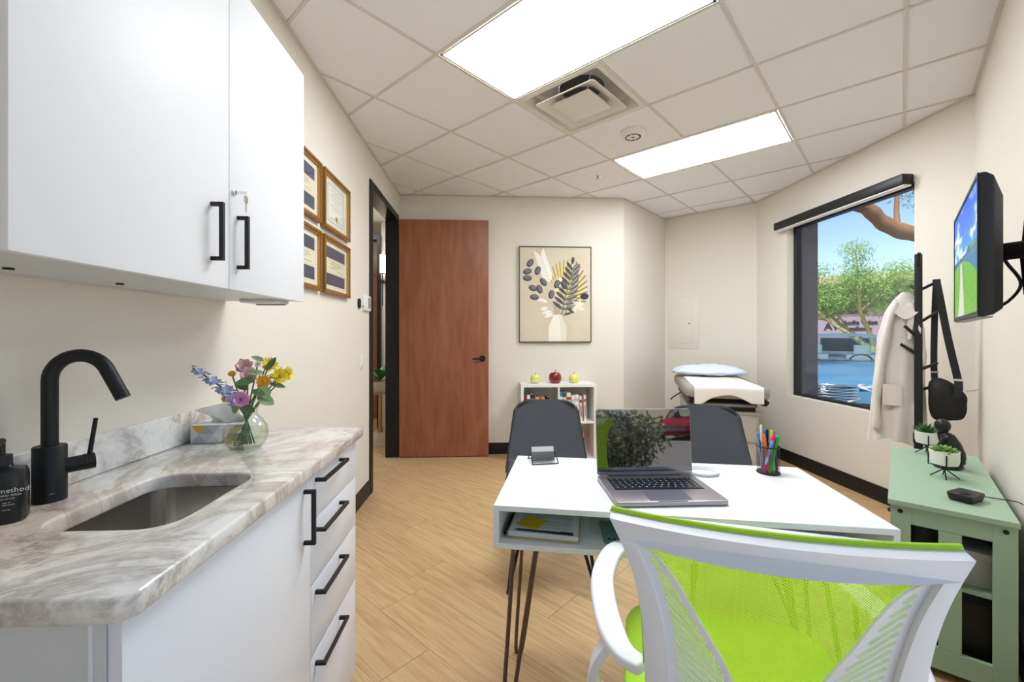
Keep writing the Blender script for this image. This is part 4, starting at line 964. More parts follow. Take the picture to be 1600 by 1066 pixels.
# --- succulents in white pots on black wire stands
def succulent(label, loc, kind, s=1.):
    t = thing('potted_succulent', label, 'plant', loc, R(20), 'small succulents on the console')
    M_pot = mat('white_ceramic_pot', (236, 234, 226), .35, vary=.01)
    zb = .05*s
    MB().lathe([(.026*s, zb), (.040*s, zb+.004*s), (.044*s, zb+.02*s), (.044*s, zb+.058*s), (.041*s, zb+.058*s), (.040*s, zb+.05*s), (.001, zb+.05*s)], 28).build('pot', M_pot, t, smooth=45)
    MB().cyl(.0395*s, zb+.046*s, zb+.051*s, 20).build('soil', mat('soil', (70, 60, 48), .9, bump=.6, bscale=400), t)
    for k in range(4):
        a = 2*PI*k/4+.5; c_, s_ = math.cos(a), math.sin(a)
        MB().tube([(.047*s*c_, .047*s*s_, zb+.045*s), (.047*s*c_, .047*s*s_, zb-.002), (.012*c_*s, .012*s_*s, zb-.004), (-.042*s*c_, -.042*s*s_, .002)], .0024*s, 8).build('stand_leg', M_blackm, t, smooth=40)
    g = random.Random(len(label))
    if kind == 'spiky':
        M_g = mat('aloe_green', (62, 104, 58), .45, vary=.3, nscale=80)
        for ring, (n, L, lift) in enumerate(((9, .055, .55), (8, .055, 1.0), (6, .055, 2.0), (3, .05, 5))):
            for k in range(n):
                a = 2*PI*k/n+ring*.4+g.uniform(-.1, .1); d = Vector((math.cos(a), math.sin(a), lift)).normalized(); b0 = Vector((0, 0, zb+.05*s))
                p = [b0+d*(L*q)*s*1.15+Vector((0, 0, -.010*q*q))*s for q in (0, .3, .6, .85, 1)]
                MB().tube(p, [.005*s, .0065*s, .005*s, .0025*s, .0004], 6, flat=.45).build('leaf', M_g, t, smooth=60)
    else:
        M_g = mat('jade_green', (112, 150, 72), .4, vary=.25, nscale=90)
        for k in range(34):
            a = k*2.4; rr = .042*s*math.sqrt((k+.5)/34); lift = 1.6-1.3*k/34
            d = Vector((math.cos(a), math.sin(a), lift)).normalized(); b0 = Vector((rr*.75*math.cos(a), rr*.75*math.sin(a), zb+.05*s+.012*s*(1-k/34)))
            MB().tube([b0, b0+d*.007*s, b0+d*.014*s, b0+d*.019*s], [.003*s, .0062*s, .006*s, .0012], 7, flat=.55).build('leaf', M_g, t, smooth=60)
    return t
succulent('spiky dark green succulent in white pot at the far end of the console', on_con(.955, .19), 'spiky', 1.12)
succulent('plump light green succulent in white pot in the middle of the console', on_con(.485, .15), 'jade', 1.12)
# --- seated figurine
t = thing('figurine', 'small black abstract figurine of a seated person behind the succulent', 'figurine', on_con(.70, .125), R(200))
M_fig = mat('black_resin', (26, 25, 26), .4, vary=.15, bump=.2, bscale=300)
MB().loft([[(x*k, y*k, z) for x, y in rrect(-.055, .055, -.05, .05, .045, 5)] for z, k in ((0, .9), (.006, 1), (.022, .96), (.028, .8))]).build('plinth', M_fig, t, smooth=50)
fb = MB(); fb.tube(spline([(.0, .03, .03), (.0, .028, .075), (0, .012, .12), (0, -.008, .15), (0, -.014, .165)], 5), [.03]*3+[.032]*3+[.030]*4+[.028]*5+[.022]*3+[.014]*3, 14)
fb.tube(spline([(.018, .02, .05), (.024, -.03, .062), (.022, -.04, .045), (.02, -.035, .026)], 4), [.017]*5+[.014]*8, 10); fb.tube(spline([(-.018, .02, .05), (-.024, -.03, .066), (-.022, -.042, .045), (-.02, -.036, .026)], 4), [.017]*5+[.014]*8, 10)
fb.tube(spline([(.028, -.002, .142), (.034, -.02, .105), (.022, -.034, .082)], 4), .009, 8); fb.tube(spline([(-.028, -.002, .142), (-.032, -.03, .1), (-.012, -.036, .14), (-.004, -.034, .165)], 4), .009, 8)
fb.ball(.031, (0, -.022, .196), 16, 10, .85, 1, 1.1)
fb.build('figure', M_fig, t, smooth=70)
# --- black charger
t = thing('charging_dock', 'black plastic charging dock with cable at the near end of the console', 'charger', on_con(.17, .11), R(20))
MB().loft([[(x*k, y*k, z) for x, y in rrect(-.055, .055, -.038, .038, .012, 5)] for z, k in ((0, .86), (.02, .98), (.026, 1), (.029, .97))]).build('body', M_dkplast, t, smooth=40)
MB().ball(.03, (-.015, 0, .028), 16, 6, 1.1, .8, .25).build('pad', M_blackm, t, smooth=60)
MB().tube(spline([(.05, -.01, .012), (.09, -.02, .006), (.125, -.06, .004), (.136, -.10, .003), (.14, -.112, -.02), (.141, -.114, -.12)], 6), .002, 8).build('cable', M_dkplast, t, smooth=60)
# --- wall television on an arm
tv = thing('television', 'small wall-mounted television showing a lake and lawn', 'television', (1.485, 1.27, 1.313), R(225))
M_tv = mat('black_tv_plastic', (42, 42, 46), .45, vary=.06)
W_, H_ = .322, .37
MB().loft([[(-W_, 0, 0), (W_, 0, 0), (W_, 0, H_), (-W_, 0, H_)], [(-W_, .012, 0), (W_, .012, 0), (W_, .012, H_), (-W_, .012, H_)], [(-W_, .026, .004), (W_, .026, .004), (W_, .026, H_-.012), (-W_, .026, H_-.012)], [(-W_+.03, .045, .02), (W_-.03, .045, .02), (W_-.03, .045, H_-.06), (-W_+.03, .045, H_-.06)]]).build('housing', M_tv, tv, bevel=.003)
r = Ras(224, 128, 1.75, (30, 110, 210)); X, Y = r.X/1.75, r.Y
g = np.random.RandomState(2)
def vnoise(sx, sy, seed):
    rs = np.random.RandomState(seed); G_ = rs.rand(40, 40); x, y = X*sx, Y*sy; i, j = x.astype(int) % 38, y.astype(int) % 38; fx, fy = x-np.floor(x), y-np.floor(y); fx = fx*fx*(3-2*fx); fy = fy*fy*(3-2*fy)
    return (G_[j, i]*(1-fx)+G_[j, i+1]*fx)*(1-fy)+(G_[j+1, i]*(1-fx)+G_[j+1, i+1]*fx)*fy
for k in range(60):     # sky deepens upward
    a, b_ = .54+k*.46/60, .54+(k+1)*.46/60; q = k/59
    r.rect(0, 1.75, a, b_+.002, (56-56*q, 156-84*q, 244-14*q))
cl_ = vnoise(5, 9, 1)*.5+vnoise(11, 18, 2)*.3+vnoise(24, 30, 3)*.2
r.put(np.clip((cl_-.52)*6, 0, 1)*(Y > .54)*np.clip(1.5-(Y-.54)*2.4, .25, 1), (250, 252, 255), .95)
r.rect(0, 1.75, .0, .535, (28, 98, 150)); r.put((Y < .535)*vnoise(6, 60, 5), (50, 140, 186), .7)
tl_ = .535+.025*vnoise(30, 2, 6)+.02*(X > .6)
r.put(((Y < tl_) & (Y > .525)).astype(float), (52, 66, 52)); r.put(((Y < .56) & (Y > .53) & (X > .72)).astype(float), (120, 160, 70), .8)
hill = .5-.015*(X-.3)**2*10-.3*np.clip(X-.45, 0, 1)**1.4; hill = np.minimum(hill, .49+.02*np.sin(X*4))
r.put((Y < hill).astype(float), (92, 172, 22)); r.put((Y < hill)*vnoise(30, 34, 8), (140, 200, 30), .5)
pc_ = .34+.02*np.sin(Y*6); pw = .035+.11*np.clip(.49-Y, 0, 1)/.49
r.put(((np.abs(X-pc_) < pw) & (Y < hill)).astype(float), (214, 212, 200)); r.line(.45, .2, .78, .2, .004, (150, 148, 140), .6)
r.line(.74, .82, .8, .27, .008, (20, 24, 30)); r.line(.8, .27, 1.5, .08, .007, (70, 100, 30), .7)
link('screen', r.mesh('screen', lambda u, v: (-W_+.012+(2*W_-.024)*u, -.0012, .014+(H_-.026)*v)), attr_mat('lit_screen', .35, .8), tv)
for nm, k in (('bezel', (-W_, W_, -.003, 0, 0, .012)), ('bezel', (-W_, W_, -.003, 0, H_-.01, H_)), ('bezel', (-W_, -W_+.01, -.003, 0, .012, H_-.01)), ('bezel', (W_-.01, W_, -.003, 0, .012, H_-.01))): B(*k).build(nm, M_tv, tv)
B(-W_, W_, .001, .024, -.004, -.0005).build('lower_trim', mat('silver_trim', (150, 150, 154), .3, metal=.6), tv)
ar = MB(); ar.box(-.06, .06, .046, .062, .08, .28); ar.tube([(0, .062, .2), (.03, .12, .2), (-.05, .15, .2), (-.02, .182, .2)], .016, 8, flat=1.6)
ar.build('mount_arm', M_blackm, tv, smooth=40); B(-.17, .09, .178, .19, .05, .33).build('wall_plate', M_blackm, tv, bevel=.003)
MB().tube(spline([(-.2, .06, .1), (-.23, .1, .05), (-.26, .15, .12), (-.28, .12, .2), (-.24, .1, .24), (-.22, .075, .2)], 6), .005, 8).build('cable', M_dkplast, tv, smooth=60)
tm = MB(); tm.tube([(-.14, .16, .32), (-.17, .155, .2), (-.15, .16, .08)], .02, 8, flat=.6); tm.build('tilt_bracket', M_blackm, tv, smooth=50)
# --- coat rack
rk = thing('coat_rack', 'black wooden coat rack with angled pegs beside the window', 'coat rack', (2.59, 2.47, 0), R(-45))
M_rk = mat('black_stained_wood', (26, 25, 26), .5, vary=.2, nscale=90)
MB().loft([[(x*k, y*k, z) for x, y in rrect(-.019, .019, -.019, .019, .006, 3)] for z, k in ((.02, 1.1), (1.0, 1.0), (1.745, .95), (1.752, .85))]).build('pole', M_rk, rk, smooth=40)
for a in range(4):
    T_ = Matrix.Rotation(R(45+90*a), 4, 'Z'); MB().loft([[(.015, -.02, .0), (.015, .02, 0), (.015, .02, .06), (.015, -.02, .06)], [(.2, -.015, 0), (.2, .015, 0), (.2, .015, .022), (.2, -.015, .022)]], T_).build('foot', M_rk, rk, bevel=.003)
# local x = viewer's right, local y = away from the viewer
for z, d in ((1.66, (.02, -.45, .9)), (1.53, (.8, .1, .5)), (1.53, (-.3, .9, .4)), (1.335, (.55, -.1, .45)), (1.245, (-.5, -.35, .6)), (1.145, (-.75, -.25, .6)), (1.05, (.7, -.4, .45)), (.93, (.75, .3, .3))):
    d = Vector(d).normalized(); MB().tube([Vector((0, 0, z)), Vector((0, 0, z))+d*.03, Vector((0, 0, z))+d*.105], [.008, .0085, .0085], 10).build('peg', M_rk, rk, smooth=50)
# --- white coat
ct_ = thing('lab_coat', 'white coat hanging on the coat rack in front of the window', 'coat', (2.588, 2.545, 0), R(-45))
M_coat = mat('white_cotton', (226, 218, 212), .85, vary=.03, nscale=40, bump=.25, bscale=500, sheen=.2)
def coat(u, v):
    a = 2*PI*u; z = 1.53-.93*v
    hw = interp(v, [0, .04, .12, .3, .6, 1], [.02, .05, .085, .105, .118, .135]); hd = interp(v, [0, .1, .4, 1], [.015, .03, .05, .07])
    fold = .35*v*(.5*math.sin(5*a+1.3+v*1.5)+.35*math.sin(9*a+v*3))
    cx = interp(v, [0, .3, 1], [.0, -.035, -.045])
    return (cx+hw*math.cos(a)*(1+fold*.35), hd*math.sin(a)*(1+fold), z+.018*math.sin(3*a+.6)*v**3)
MB().grid(coat, 96, 30, None, True).build('body', M_coat, ct_, smooth=80)
sl = spline([(-.045, -.03, 1.46), (-.085, -.05, 1.32), (-.115, -.06, 1.1), (-.135, -.06, .88), (-.14, -.055, .68)], 6)
MB().tube(sl, [.035+.012*math.sin(i*.9)*.4 for i in range(len(sl))], 14, flat=.6).build('sleeve', M_coat, ct_, smooth=70)
sl = spline([(.02, -.03, 1.46), (.06, -.035, 1.3), (.07, -.03, 1.1), (.055, -.03, .9), (.045, -.03, .72)], 6)
MB().tube(sl, [.034+.004*math.sin(i*1.3) for i in range(len(sl))], 14, flat=.6).build('sleeve', M_coat, ct_, smooth=70)
MB().sheet(lambda u, v: (-.05+.1*u+.02*v*(u-.5), -.045-.02*v-.01*math.sin(u*PI), 1.50-.05*math.sin(u*PI)-.09*v), 10, 6, (0, -1, 0), .004).build('collar', M_coat, ct_, smooth=60)
MB().sheet(lambda u, v: (.005+.04*u*(1-v*.6), -.06-.01*v, 1.44-.2*v), 6, 8, (0, -1, 0), .003).build('lapel', M_coat, ct_, smooth=60)
MB().sheet(lambda u, v: (-.11+.09*u, -.079-.006*math.sin(u*PI), .83+.13*v), 6, 4, (0, -1, 0), .003).build('pocket', M_coat, ct_, smooth=60)
# --- black sling bag
bg_ = thing('sling_bag', 'black sling bag hanging by its strap from the coat rack', 'bag', (2.672, 2.378, 0), R(-45))
M_bag = mat('black_nylon', (20, 20, 22), .6, vary=.2, nscale=60, bump=.4, bscale=700); M_web = mat('black_webbing', (30, 30, 33), .7, bump=.5, bscale=1500)
def bag(u, v):
    a = 2*PI*u; th = PI*v; x = .084*math.cos(a)*math.sin(th)**.55; y = .045*math.sin(a)*math.sin(th)**.7
    z = .885+.115*math.cos(th)+.03*(-x/.084)*math.cos(th)-.02*x/.084
    k = 1+.05*math.sin(4*a+3*th); return (x*k, y*k, z-.018*math.sin(3*th)*.6)
MB().grid(bag, 40, 22, None, True).build('pouch', M_bag, bg_, smooth=80)
top = (-.045, -.01, 1.585)
s1 = spline([(-.045, -.018, 1.575), (-.035, -.03, 1.5), (.0, -.03, 1.25), (.032, -.03, 1.06), (.042, -.03, 1.0)], 5); MB().strip(s1, .034, .003, (0, -1, 0)).build('strap', M_web, bg_)
s2 = spline([(-.045, .01, 1.575), (-.05, .02, 1.45), (-.055, .02, 1.2), (-.055, .012, 1.05), (-.05, .0, .98)], 5); MB().strip(s2, .03, .003, (0, -1, 0)).build('strap', M_web, bg_)
MB().strip([(-.045, -.018, 1.575), (-.045, -.008, 1.592), (-.045, .006, 1.592), (-.045, .01, 1.575)], .034, .003, [(0, -1, 0), (0, -.3, 1), (0, .3, 1), (0, 1, 0)]).build('strap_fold', M_web, bg_)
B(.02, .064, -.034, -.027, 1.0, 1.012).build('buckle', M_chrome, bg_); B(-.07, -.036, -.006, .002, 1.04, 1.05).build('buckle', M_chrome, bg_)
MB().tube([(.045+.012*math.cos(t*PI/8), -.045, .95+.012*math.sin(t*PI/8)) for t in range(16)], .0022, 8, closed=True).build('ring', M_chrome, bg_, smooth=60)
MB().strip([(.043, -.032, 1.0), (.043, -.046, .96), (.035, -.05, .9)], .036, .004, [(0, -1, 0)]*3).build('flap_tab', M_web, bg_)
MB().tube([(.075, -.015, .945), (.105, -.02, .95), (.12, -.02, .955)], .003, 8).build('zip_pull', M_steel, bg_, smooth=50)
# ================================================================== far side: bookcase, picture, exam table, ceiling fittings
M_bk = mat('white_bookcase_laminate', (238, 236, 230), .4, vary=.008)
bx0, bx1, by0, by1, bh = .315, 1.075, 4.265, 4.562, .77
bkc = thing('bookcase', 'white cube bookcase against the far wall with books and apples', 'bookcase', (bx0, by0, 0))
BW, BD = bx1-bx0, by1-by0
for nm, k in (('side', (0, .028, 0, BD, 0, bh-.028)), ('side', (BW-.028, BW, 0, BD, 0, bh-.028)), ('top', (0, BW, 0, BD, bh-.0279, bh)), ('bottom', (.028, BW-.028, 0, BD, 0, .028)), ('divider', (BW/2-.009, BW/2+.009, .002, BD, .028, bh-.028)), ('shelf', (.028, BW/2-.009, .002, BD, .376, .394)), ('shelf', (BW/2+.009, BW-.028, .002, BD, .376, .394)), ('back', (.028, BW-.028, BD-.006, BD-.001, .028, bh-.028))):
    B(*k).build(nm, M_bk, bkc, bevel=.001, bseg=1)
M_page = mat('book_pages', (236, 230, 216), .8, vary=.05, nscale=300)
def book(label, x, w, h, col, shelf_z, d=.19, tilt_=0., front=.03, accent=None, txt=None):
    o = thing('book', label, 'book', (bx0+x, by0+front, shelf_z+.0005+(w*math.sin(R(tilt_)) if tilt_ > 0 else 0)), 0, 'books in the white bookcase', rot=(0, R(tilt_), 0))
    m = mat('book_%d_%d_%d' % col, col, .5, vary=.04)
    c_ = MB(); c_.box(0, .002, 0, d, 0, h); c_.box(w-.002, w, 0, d, 0, h); c_.box(.002, w-.002, 0, .0025, 0, h)
    cv = c_.build('cover', m, o, weld=False); B(.002, w-.002, .0025, d-.004, .003, h-.003).build('pages', M_page, o)
    if accent:
        am = mat('book_%d_%d_%d' % accent, accent, .5)
        B(.001, w-.001, -.0004, 0, h*.74, h*.86).build('spine_band', am, cv); B(w*.3, w*.7, -.0004, 0, h*.18, h*.62).build('spine_title', am, cv)
    return o
zt, zb_ = .394, .028
# upper left cube
book('small red and black book at the left of the upper left shelf', .036, .018, .262, (170, 40, 48), zt, accent=(40, 36, 38))
book('white book third from the left of the upper left shelf', .064, .03, .266, (232, 228, 226), zt, accent=(150, 60, 60))
book('thin black book left end of the upper left shelf', .055, .008, .255, (40, 38, 40), zt)
book('thick black book in the upper left shelf', .098, .042, .272, (44, 44, 46), zt, accent=(150, 140, 90))
book('pale orange book in the upper left shelf', .148, .034, .24, (236, 178, 104), zt, accent=(246, 236, 220))
book('bright red book in the upper left shelf', .184, .026, .24, (206, 36, 30), zt, accent=(240, 200, 90))
book('orange book in the upper left shelf', .212, .03, .243, (236, 130, 60), zt, accent=(250, 230, 210))
book('black book leaning at the right of the upper left shelf', .248, .02, .24, (36, 36, 38), zt, tilt_=4, accent=(200, 200, 200))
# upper right cube
book('blue book at the left of the upper right shelf', .394, .026, .292, (70, 116, 196), zt, accent=(230, 236, 246))
book('dark green book in the upper right shelf', .424, .036, .286, (44, 92, 70), zt, accent=(214, 210, 170))
book('white and red manual in the upper right shelf', .464, .04, .288, (238, 234, 230), zt, accent=(196, 60, 64))
book('plain white book in the middle of the upper right shelf', .512, .034, .262, (236, 234, 230), zt, accent=(200, 206, 206))
book('wide white book with grey spine title on the upper right shelf', .55, .036, .268, (240, 238, 234), zt, accent=(184, 188, 192))
book('maroon-topped white book leaning on the upper right shelf', .600, .026, .252, (232, 222, 214), zt, tilt_=-2, accent=(168, 48, 52))
book('white and red book at the right end of the upper right shelf', .642, .02, .262, (240, 232, 228), zt, tilt_=-1, accent=(206, 70, 72))
# lower right cube
book('blue book on the lower right shelf', .553, .036, .245, (58, 112, 184), zb_, accent=(236, 240, 246))
book('yellow book on the lower right shelf', .592, .014, .262, (238, 192, 52), zb_, accent=(120, 90, 30))
book('orange book with dark spine letters on the lower right shelf', .609, .03, .235, (240, 104, 34), zb_, accent=(90, 40, 30))
# apples
def apple(label, x, r, m, dy=0):
    t = thing('decorative_apple', label, 'apple', (bx0+x, by0+.13+dy, bh+.0005), 0, 'ceramic apples on the bookcase')
    pr = [(.25, .02), (.5, 0), (.78, .14), (.97, .5), (1.0, .9), (.92, 1.3), (.72, 1.58), (.45, 1.68), (.2, 1.6), (.05, 1.46), (.01, 1.42)]
    pr = [(p.x, p.y) for p in spline([(a*r, b*r, 0) for a, b in pr], 3)]
    MB().lathe(pr, 28).build('body', m, t, smooth=70); MB().tube(spline([(0, 0, 1.42*r), (.02*r, 0, 1.8*r), (.14*r, 0, 2.1*r)], 4), .055*r, 8).build('stem', mat('apple_stem', (70, 56, 44), .5), t, smooth=60)
M_ya = mat('pale_yellow_glaze', (226, 224, 120), .12, vary=.04, coat=.6); M_ra = mat('red_glass', (138, 10, 18), .08, vary=.04, metal=.35, coat=1.)
apple('pale yellow ceramic apple left of the red one', .155, .052, M_ya); apple('large shiny red apple in the middle of the bookcase top', .36, .066, M_ra); apple('pale yellow ceramic apple right of the red one', .556, .053, M_ya)
# --- framed botanical picture
pt = thing('wall_picture', 'framed picture of leaves and fan palm in a white vase', 'picture', (.318, 4.58, 1.186)); PWd, PHt = .772, 1.02
r = Ras(170, 226, .757, (216, 202, 180)); g = random.Random(5)
for k in range(60): r.ell(g.random()*.757, g.random(), .12, .05, g.random()*3, (222, 209, 188) if k % 2 else (209, 194, 172), .25)
cx_p, cy_p = .50, .56
for k in range(17):         # fan palm
    a = R(62-k*7.5+40); L = .36-.07*abs(k-8)/8
    a = R(138-k*9.5); x1, y1 = .47+math.cos(a)*L*.82, .5+math.sin(a)*L*1.08
    r.leaf(.46, .44, x1, y1, .028, (232, 206, 120) if k % 2 else (216, 200, 150), .95)
    r.line(.46, .44, x1, y1, .006 if k < 8 else .011, (84, 78, 70), .85); r.line(.46, .44, .46+(x1-.46)*.55, .44+(y1-.44)*.55, .01, (214, 204, 184), .5)
for k in range(8):          # white feathery leaves upper left
    x, y = .3-.012*k, .66+.035*k
    r.leaf(x+.02, y-.03, x-.075, y+.05, .016, (240, 235, 226)); r.leaf(x+.02, y-.03, x+.035, y+.085, .016, (244, 240, 232))
for x0, y0, x1, y1 in ((.38, .52, .44, .66), (.3, .36, .22, .34), (.34, .32, .24, .3), (.36, .3, .26, .26), (.35, .6, .46, .68), (.3, .42, .18, .45)): r.leaf(x0, y0, x1, y1, .02, (242, 238, 230))
for x, y, a in ((.11, .83, .9), (.08, .74, .3), (.08, .67, 0), (.19, .75, 1.2), (.25, .63, 2.2), (.14, .565, -.3), (.21, .555, 1.9), (.155, .47, -.1), (.335, .5, 1.3), (.395, .61, 1.2), (.47, .6, 2.0)):
    r.line(x, y, .4, .33, .004, (196, 186, 168)); r.ell(x, y, .047, .03, a, (58, 56, 60)); r.ell(x+.004, y+.004, .038, .019, a, (122, 124, 138)); r.line(x-.03*math.cos(a), y-.03*math.sin(a), x+.03*math.cos(a), y+.03*math.sin(a), .005, (70, 70, 78))
r.line(.44, .28, .56, .78, .008, (74, 70, 68))
for k in range(9):
    q = k/8; x, y = .46+.1*q, .34+.42*q; L = .15-.07*q
    r.leaf(x, y, x+L, y+.045+.02*q, .022, (92, 92, 92)); r.leaf(x, y, x+L*.9, y+.05+.02*q, .009, (150, 150, 146)); r.leaf(x, y, x-L*.75, y+.085, .018, (78, 78, 84)); r.line(x, y, x+L*.9, y+.03, .004, (50, 48, 48))
r.leaf(.56, .82, .57, .9, .018, (70, 72, 72)); r.ell(.69, .48, .045, .034, .1, (62, 48, 46)); r.line(.52, .4, .65, .47, .005, (120, 110, 96)); r.leaf(.46, .28, .56, .31, .012, (80, 74, 72)); r.leaf(.5, .36, .58, .3, .014, (82, 80, 80))
for k in range(10): r.line(.36+.014*k, .28, .35+.018*k, .3+.16*((k*7) % 5)/5, .005, (110, 98, 90))
for k in range(12): r.ell(.57+.12*g.random(), .34+.09*g.random(), .035, .012, g.random()*3, (238, 230, 212), .8)
vm = np.where(r.Y < .155, .095-.0*r.Y, np.where(r.Y < .27, .095-.05*(r.Y-.155)/.115, .05)); r.put(((np.abs(r.X-.4) < vm) & (r.Y < .285)).astype(float), (242, 236, 222)); r.put(((r.X-.4 > vm*.4) & (r.X-.4 < vm) & (r.Y < .285)).astype(float), (226, 216, 196), .6)
B(.006, PWd-.006, -.022, -.002, .006, PHt-.006).build('canvas', mat('canvas_back', (220, 210, 190), .8), pt)
link('painted_face', r.mesh('painted_face', lambda u, v: (.006+(PWd-.012)*u, -.0226, .006+(PHt-.012)*v)), attr_mat('painted_canvas', .75), pt)
for k in ((0, PWd, 0, .008), (0, PWd, PHt-.008, PHt), (0, .006, .008, PHt-.008), (PWd-.006, PWd, .008, PHt-.008)): B(k[0], k[1], -.032, -.002, k[2], k[3]).build('frame_side', M_black, pt, bevel=.001, bseg=1)
# --- access panel on the alcove wall (local y out of the wall towards the room)
ap = thing('access_panel', 'painted metal access panel with small latch on the alcove wall', 'panel', (2.3925, 5.1875, 1.095), R(-45))
B(-.19, .185, -.006, 0, 0, .62).build('frame', M_wall, ap, bevel=.002); B(-.13, .1, -.012, -.006, .065, .575).build('door', M_wall, ap, bevel=.002); B(.065, .078, -.016, -.012, .3, .315).build('latch', M_dkplast, ap)
# --- exam table
AX = R(-19)
ex = thing('exam_table', 'grey upholstered medical exam table in the far corner', 'exam table', (2.04, 3.58, 0), AX)
M_vin = mat('taupe_vinyl', (160, 154, 146), .45, vary=.05, nscale=12, bump=.15, bscale=300); M_exb = mat('cream_enamel', (206, 200, 190), .4, vary=.02)
def cush(y0, y1, z0, z1, w):
    return MB().loft([[(x*k, y0+(y1-y0)*.5+(y-(y0+y1)/2)*k2, z) for x, y in rrect(-w, w, y0, y1, .07, 6)] for z, k, k2 in ((z0, .93, .97), (z0+.012, .99, .995), ((z0+z1)/2, 1, 1), (z1-.014, .985, .99), (z1, .93, .965))])
cush(0, 1.28, .715, .815, .335).build('cushion', M_vin, ex, smooth=50)
B(-.27, .27, .14, 1.2, 0, .56).build('base', M_exb, ex, bevel=.006); B(-.28, .28, .13, 1.21, .5605, .59).build('base_top', M_exb, ex, bevel=.004)
B(-.245, .245, .12, .1395, .33, .53).build('drawer', M_exb, ex, bevel=.004); B(-.245, .245, .12, .1395, .08, .31).build('drawer', M_exb, ex, bevel=.004)
B(-.25, .25, .16, 1.1, .5905, .66).build('mechanism', M_dkplast, ex); B(-.24, .24, .06, .15, .64, .665).build('frame_rail', mat('grey_metal', (150, 148, 144), .4, metal=.5), ex, bevel=.003)
for x in (-.29, .29): B(x-.02, x+.02, .03, 1.0, .662, .712).build('side_rail', M_dkplast, ex, bevel=.003)
for x in (-.305, .305): MB().cyl(.014, -.012, .012, 14, Matrix.Translation((x, .03, .69)) @ Matrix.Rotation(R(90), 4, 'Y')).build('roller', M_blackm, ex, smooth=40)
MB().tube([(-.33, .5, .7), (-.41, .46, .65), (-.43, .45, .63)], .007, 8).build('lever', M_dkplast, ex, smooth=50)
pp = thing('paper_sheet', 'white exam paper sheet draped over the exam table', 'paper', (2.04, 3.58, 0), AX)
def paper(u, v):
    x = (u-.5)*.54; s = v*1.33; rag = .075*math.sin(PI*min(1, max(0, (u-.12)/.7)))**.8 if .12 < u < .82 else 0.
    if s < 1.0: return (x, 1.0-s, .8185+.002*math.sin(u*9+s*7))
    q = s-1.0; qm = .33; dl = (q/qm)*(.165-rag*1.0-.02*u+.02*math.sin(u*20)*.1)
    a = min(dl/.03, PI/2); return (x, -.006-.012*math.sin(a)-.004*math.sin(u*8)*q, .8185-.018*(1-math.cos(a))-max(0, dl-.03))
MB().sheet(paper, 30, 40, (0, -.4, .9), .0012).build('sheet', mat('exam_paper', (240, 234, 228), .8, vary=.02, bump=.3, bscale=150), pp, smooth=60)
pl = thing('pillow', 'white and pale blue pillow at the head of the exam table', 'pillow', (2.04+math.sin(-AX)*1.05, 3.58+math.cos(AX)*1.05, .827), AX)
def pill(u, v, s):
    x, y = (u-.5)*2, (v-.5)*2; e = (1-abs(x)**2.6)**.6*(1-abs(y)**2.6)**.6 if abs(x) < 1 and abs(y) < 1 else 0
    return (x*.37*(1-.05*y*y), y*.2*(1-.06*x*x), .03+.012*x*x*abs(y)+s*e*(.085 if s > 0 else .03)+.006*math.sin(x*7+y*4)*e+.004*math.sin(x*15-y*9)*e)
pm = MB(); pm.grid(lambda u, v: pill(u, v, 1), 40, 26); pm.grid(lambda u, v: pill(u, v, -1), 40, 26); pm.build('pillowcase', mat('pale_blue_cotton', (222, 230, 242), .85, vary=.02, bump=.2, bscale=300), pl, smooth=80)
MB().tube([pill(.5+.5*math.cos(t*PI/40)*0+(0.5*(abs(math.cos(t*PI/40))**.25)*(1 if math.cos(t*PI/40) > 0 else -1)), .5+.5*(abs(math.sin(t*PI/40))**.25)*(1 if math.sin(t*PI/40) > 0 else -1), 1) for t in range(80)], .004, 6, closed=True).build('piping', mat('blue_piping', (150, 190, 226), .7), pl, smooth=60)
# --- ceiling: air diffuser, smoke detector, sprinkler
x, y = AB(TA+TS*2.5, TB+TS*2.5)
vd = thing('air_diffuser', 'white square ceiling air diffuser with stepped louvres beside the light panel', 'air vent', (x, y, ZC), E45)
M_vent = mat('vent_enamel', (226, 222, 214), .45, vary=.02)
def sq(h, z, r=.02): return [(a, b, z) for a, b in rrect(-h, h, -h, h, min(r, h*.9), 4)]
MB().loft([sq(.297, .012, .003), sq(.297, -.003, .003), sq(.268, -.003, .012), sq(.255, .02, .05), sq(.235, .06, .09), sq(.16, .085, .14), sq(.14, .1, .138)], None, False, False).build('outer_cone', M_vent, vd, smooth=30)
MB().cyl(.142, .1005, .104, 28).build('duct_throat', mat('duct_grey', (92, 92, 92), .7), vd)
MB().loft([sq(.212, -.016, .02), sq(.2, -.008, .02), sq(.135, .03, .09), sq(.12, .045, .1), sq(.116, .043, .1), sq(.13, .026, .09), sq(.195, -.012, .02), sq(.208, -.02, .02), sq(.212, -.016, .02)], None, False, False).build('middle_louvre', M_vent, vd, smooth=30)
MB().loft([sq(.136, -.012, .012), sq(.134, -.02, .012), sq(.02, -.032, .012)], None, True, True).build('centre_plate', M_vent, vd, smooth=20)
for a in range(4): MB().tube([(.15*math.cos(PI/4+a*PI/2), .15*math.sin(PI/4+a*PI/2), -.014), (.17*math.cos(PI/4+a*PI/2), .17*math.sin(PI/4+a*PI/2), .02), (.27*math.cos(PI/4+a*PI/2), .27*math.sin(PI/4+a*PI/2), .05)], .003, 6).build('bracket', M_vent, vd)
sd = thing('smoke_detector', 'round white smoke detector on the ceiling between the light panels', 'smoke detector', (1.04, 3.07, ZC+.006), R(30))
MB().lathe([(.088, 0), (.088, -.012), (.08, -.016), (.076, -.032), (.064, -.04), (.001, -.042)], 32).build('body', M_white, sd, smooth=40)
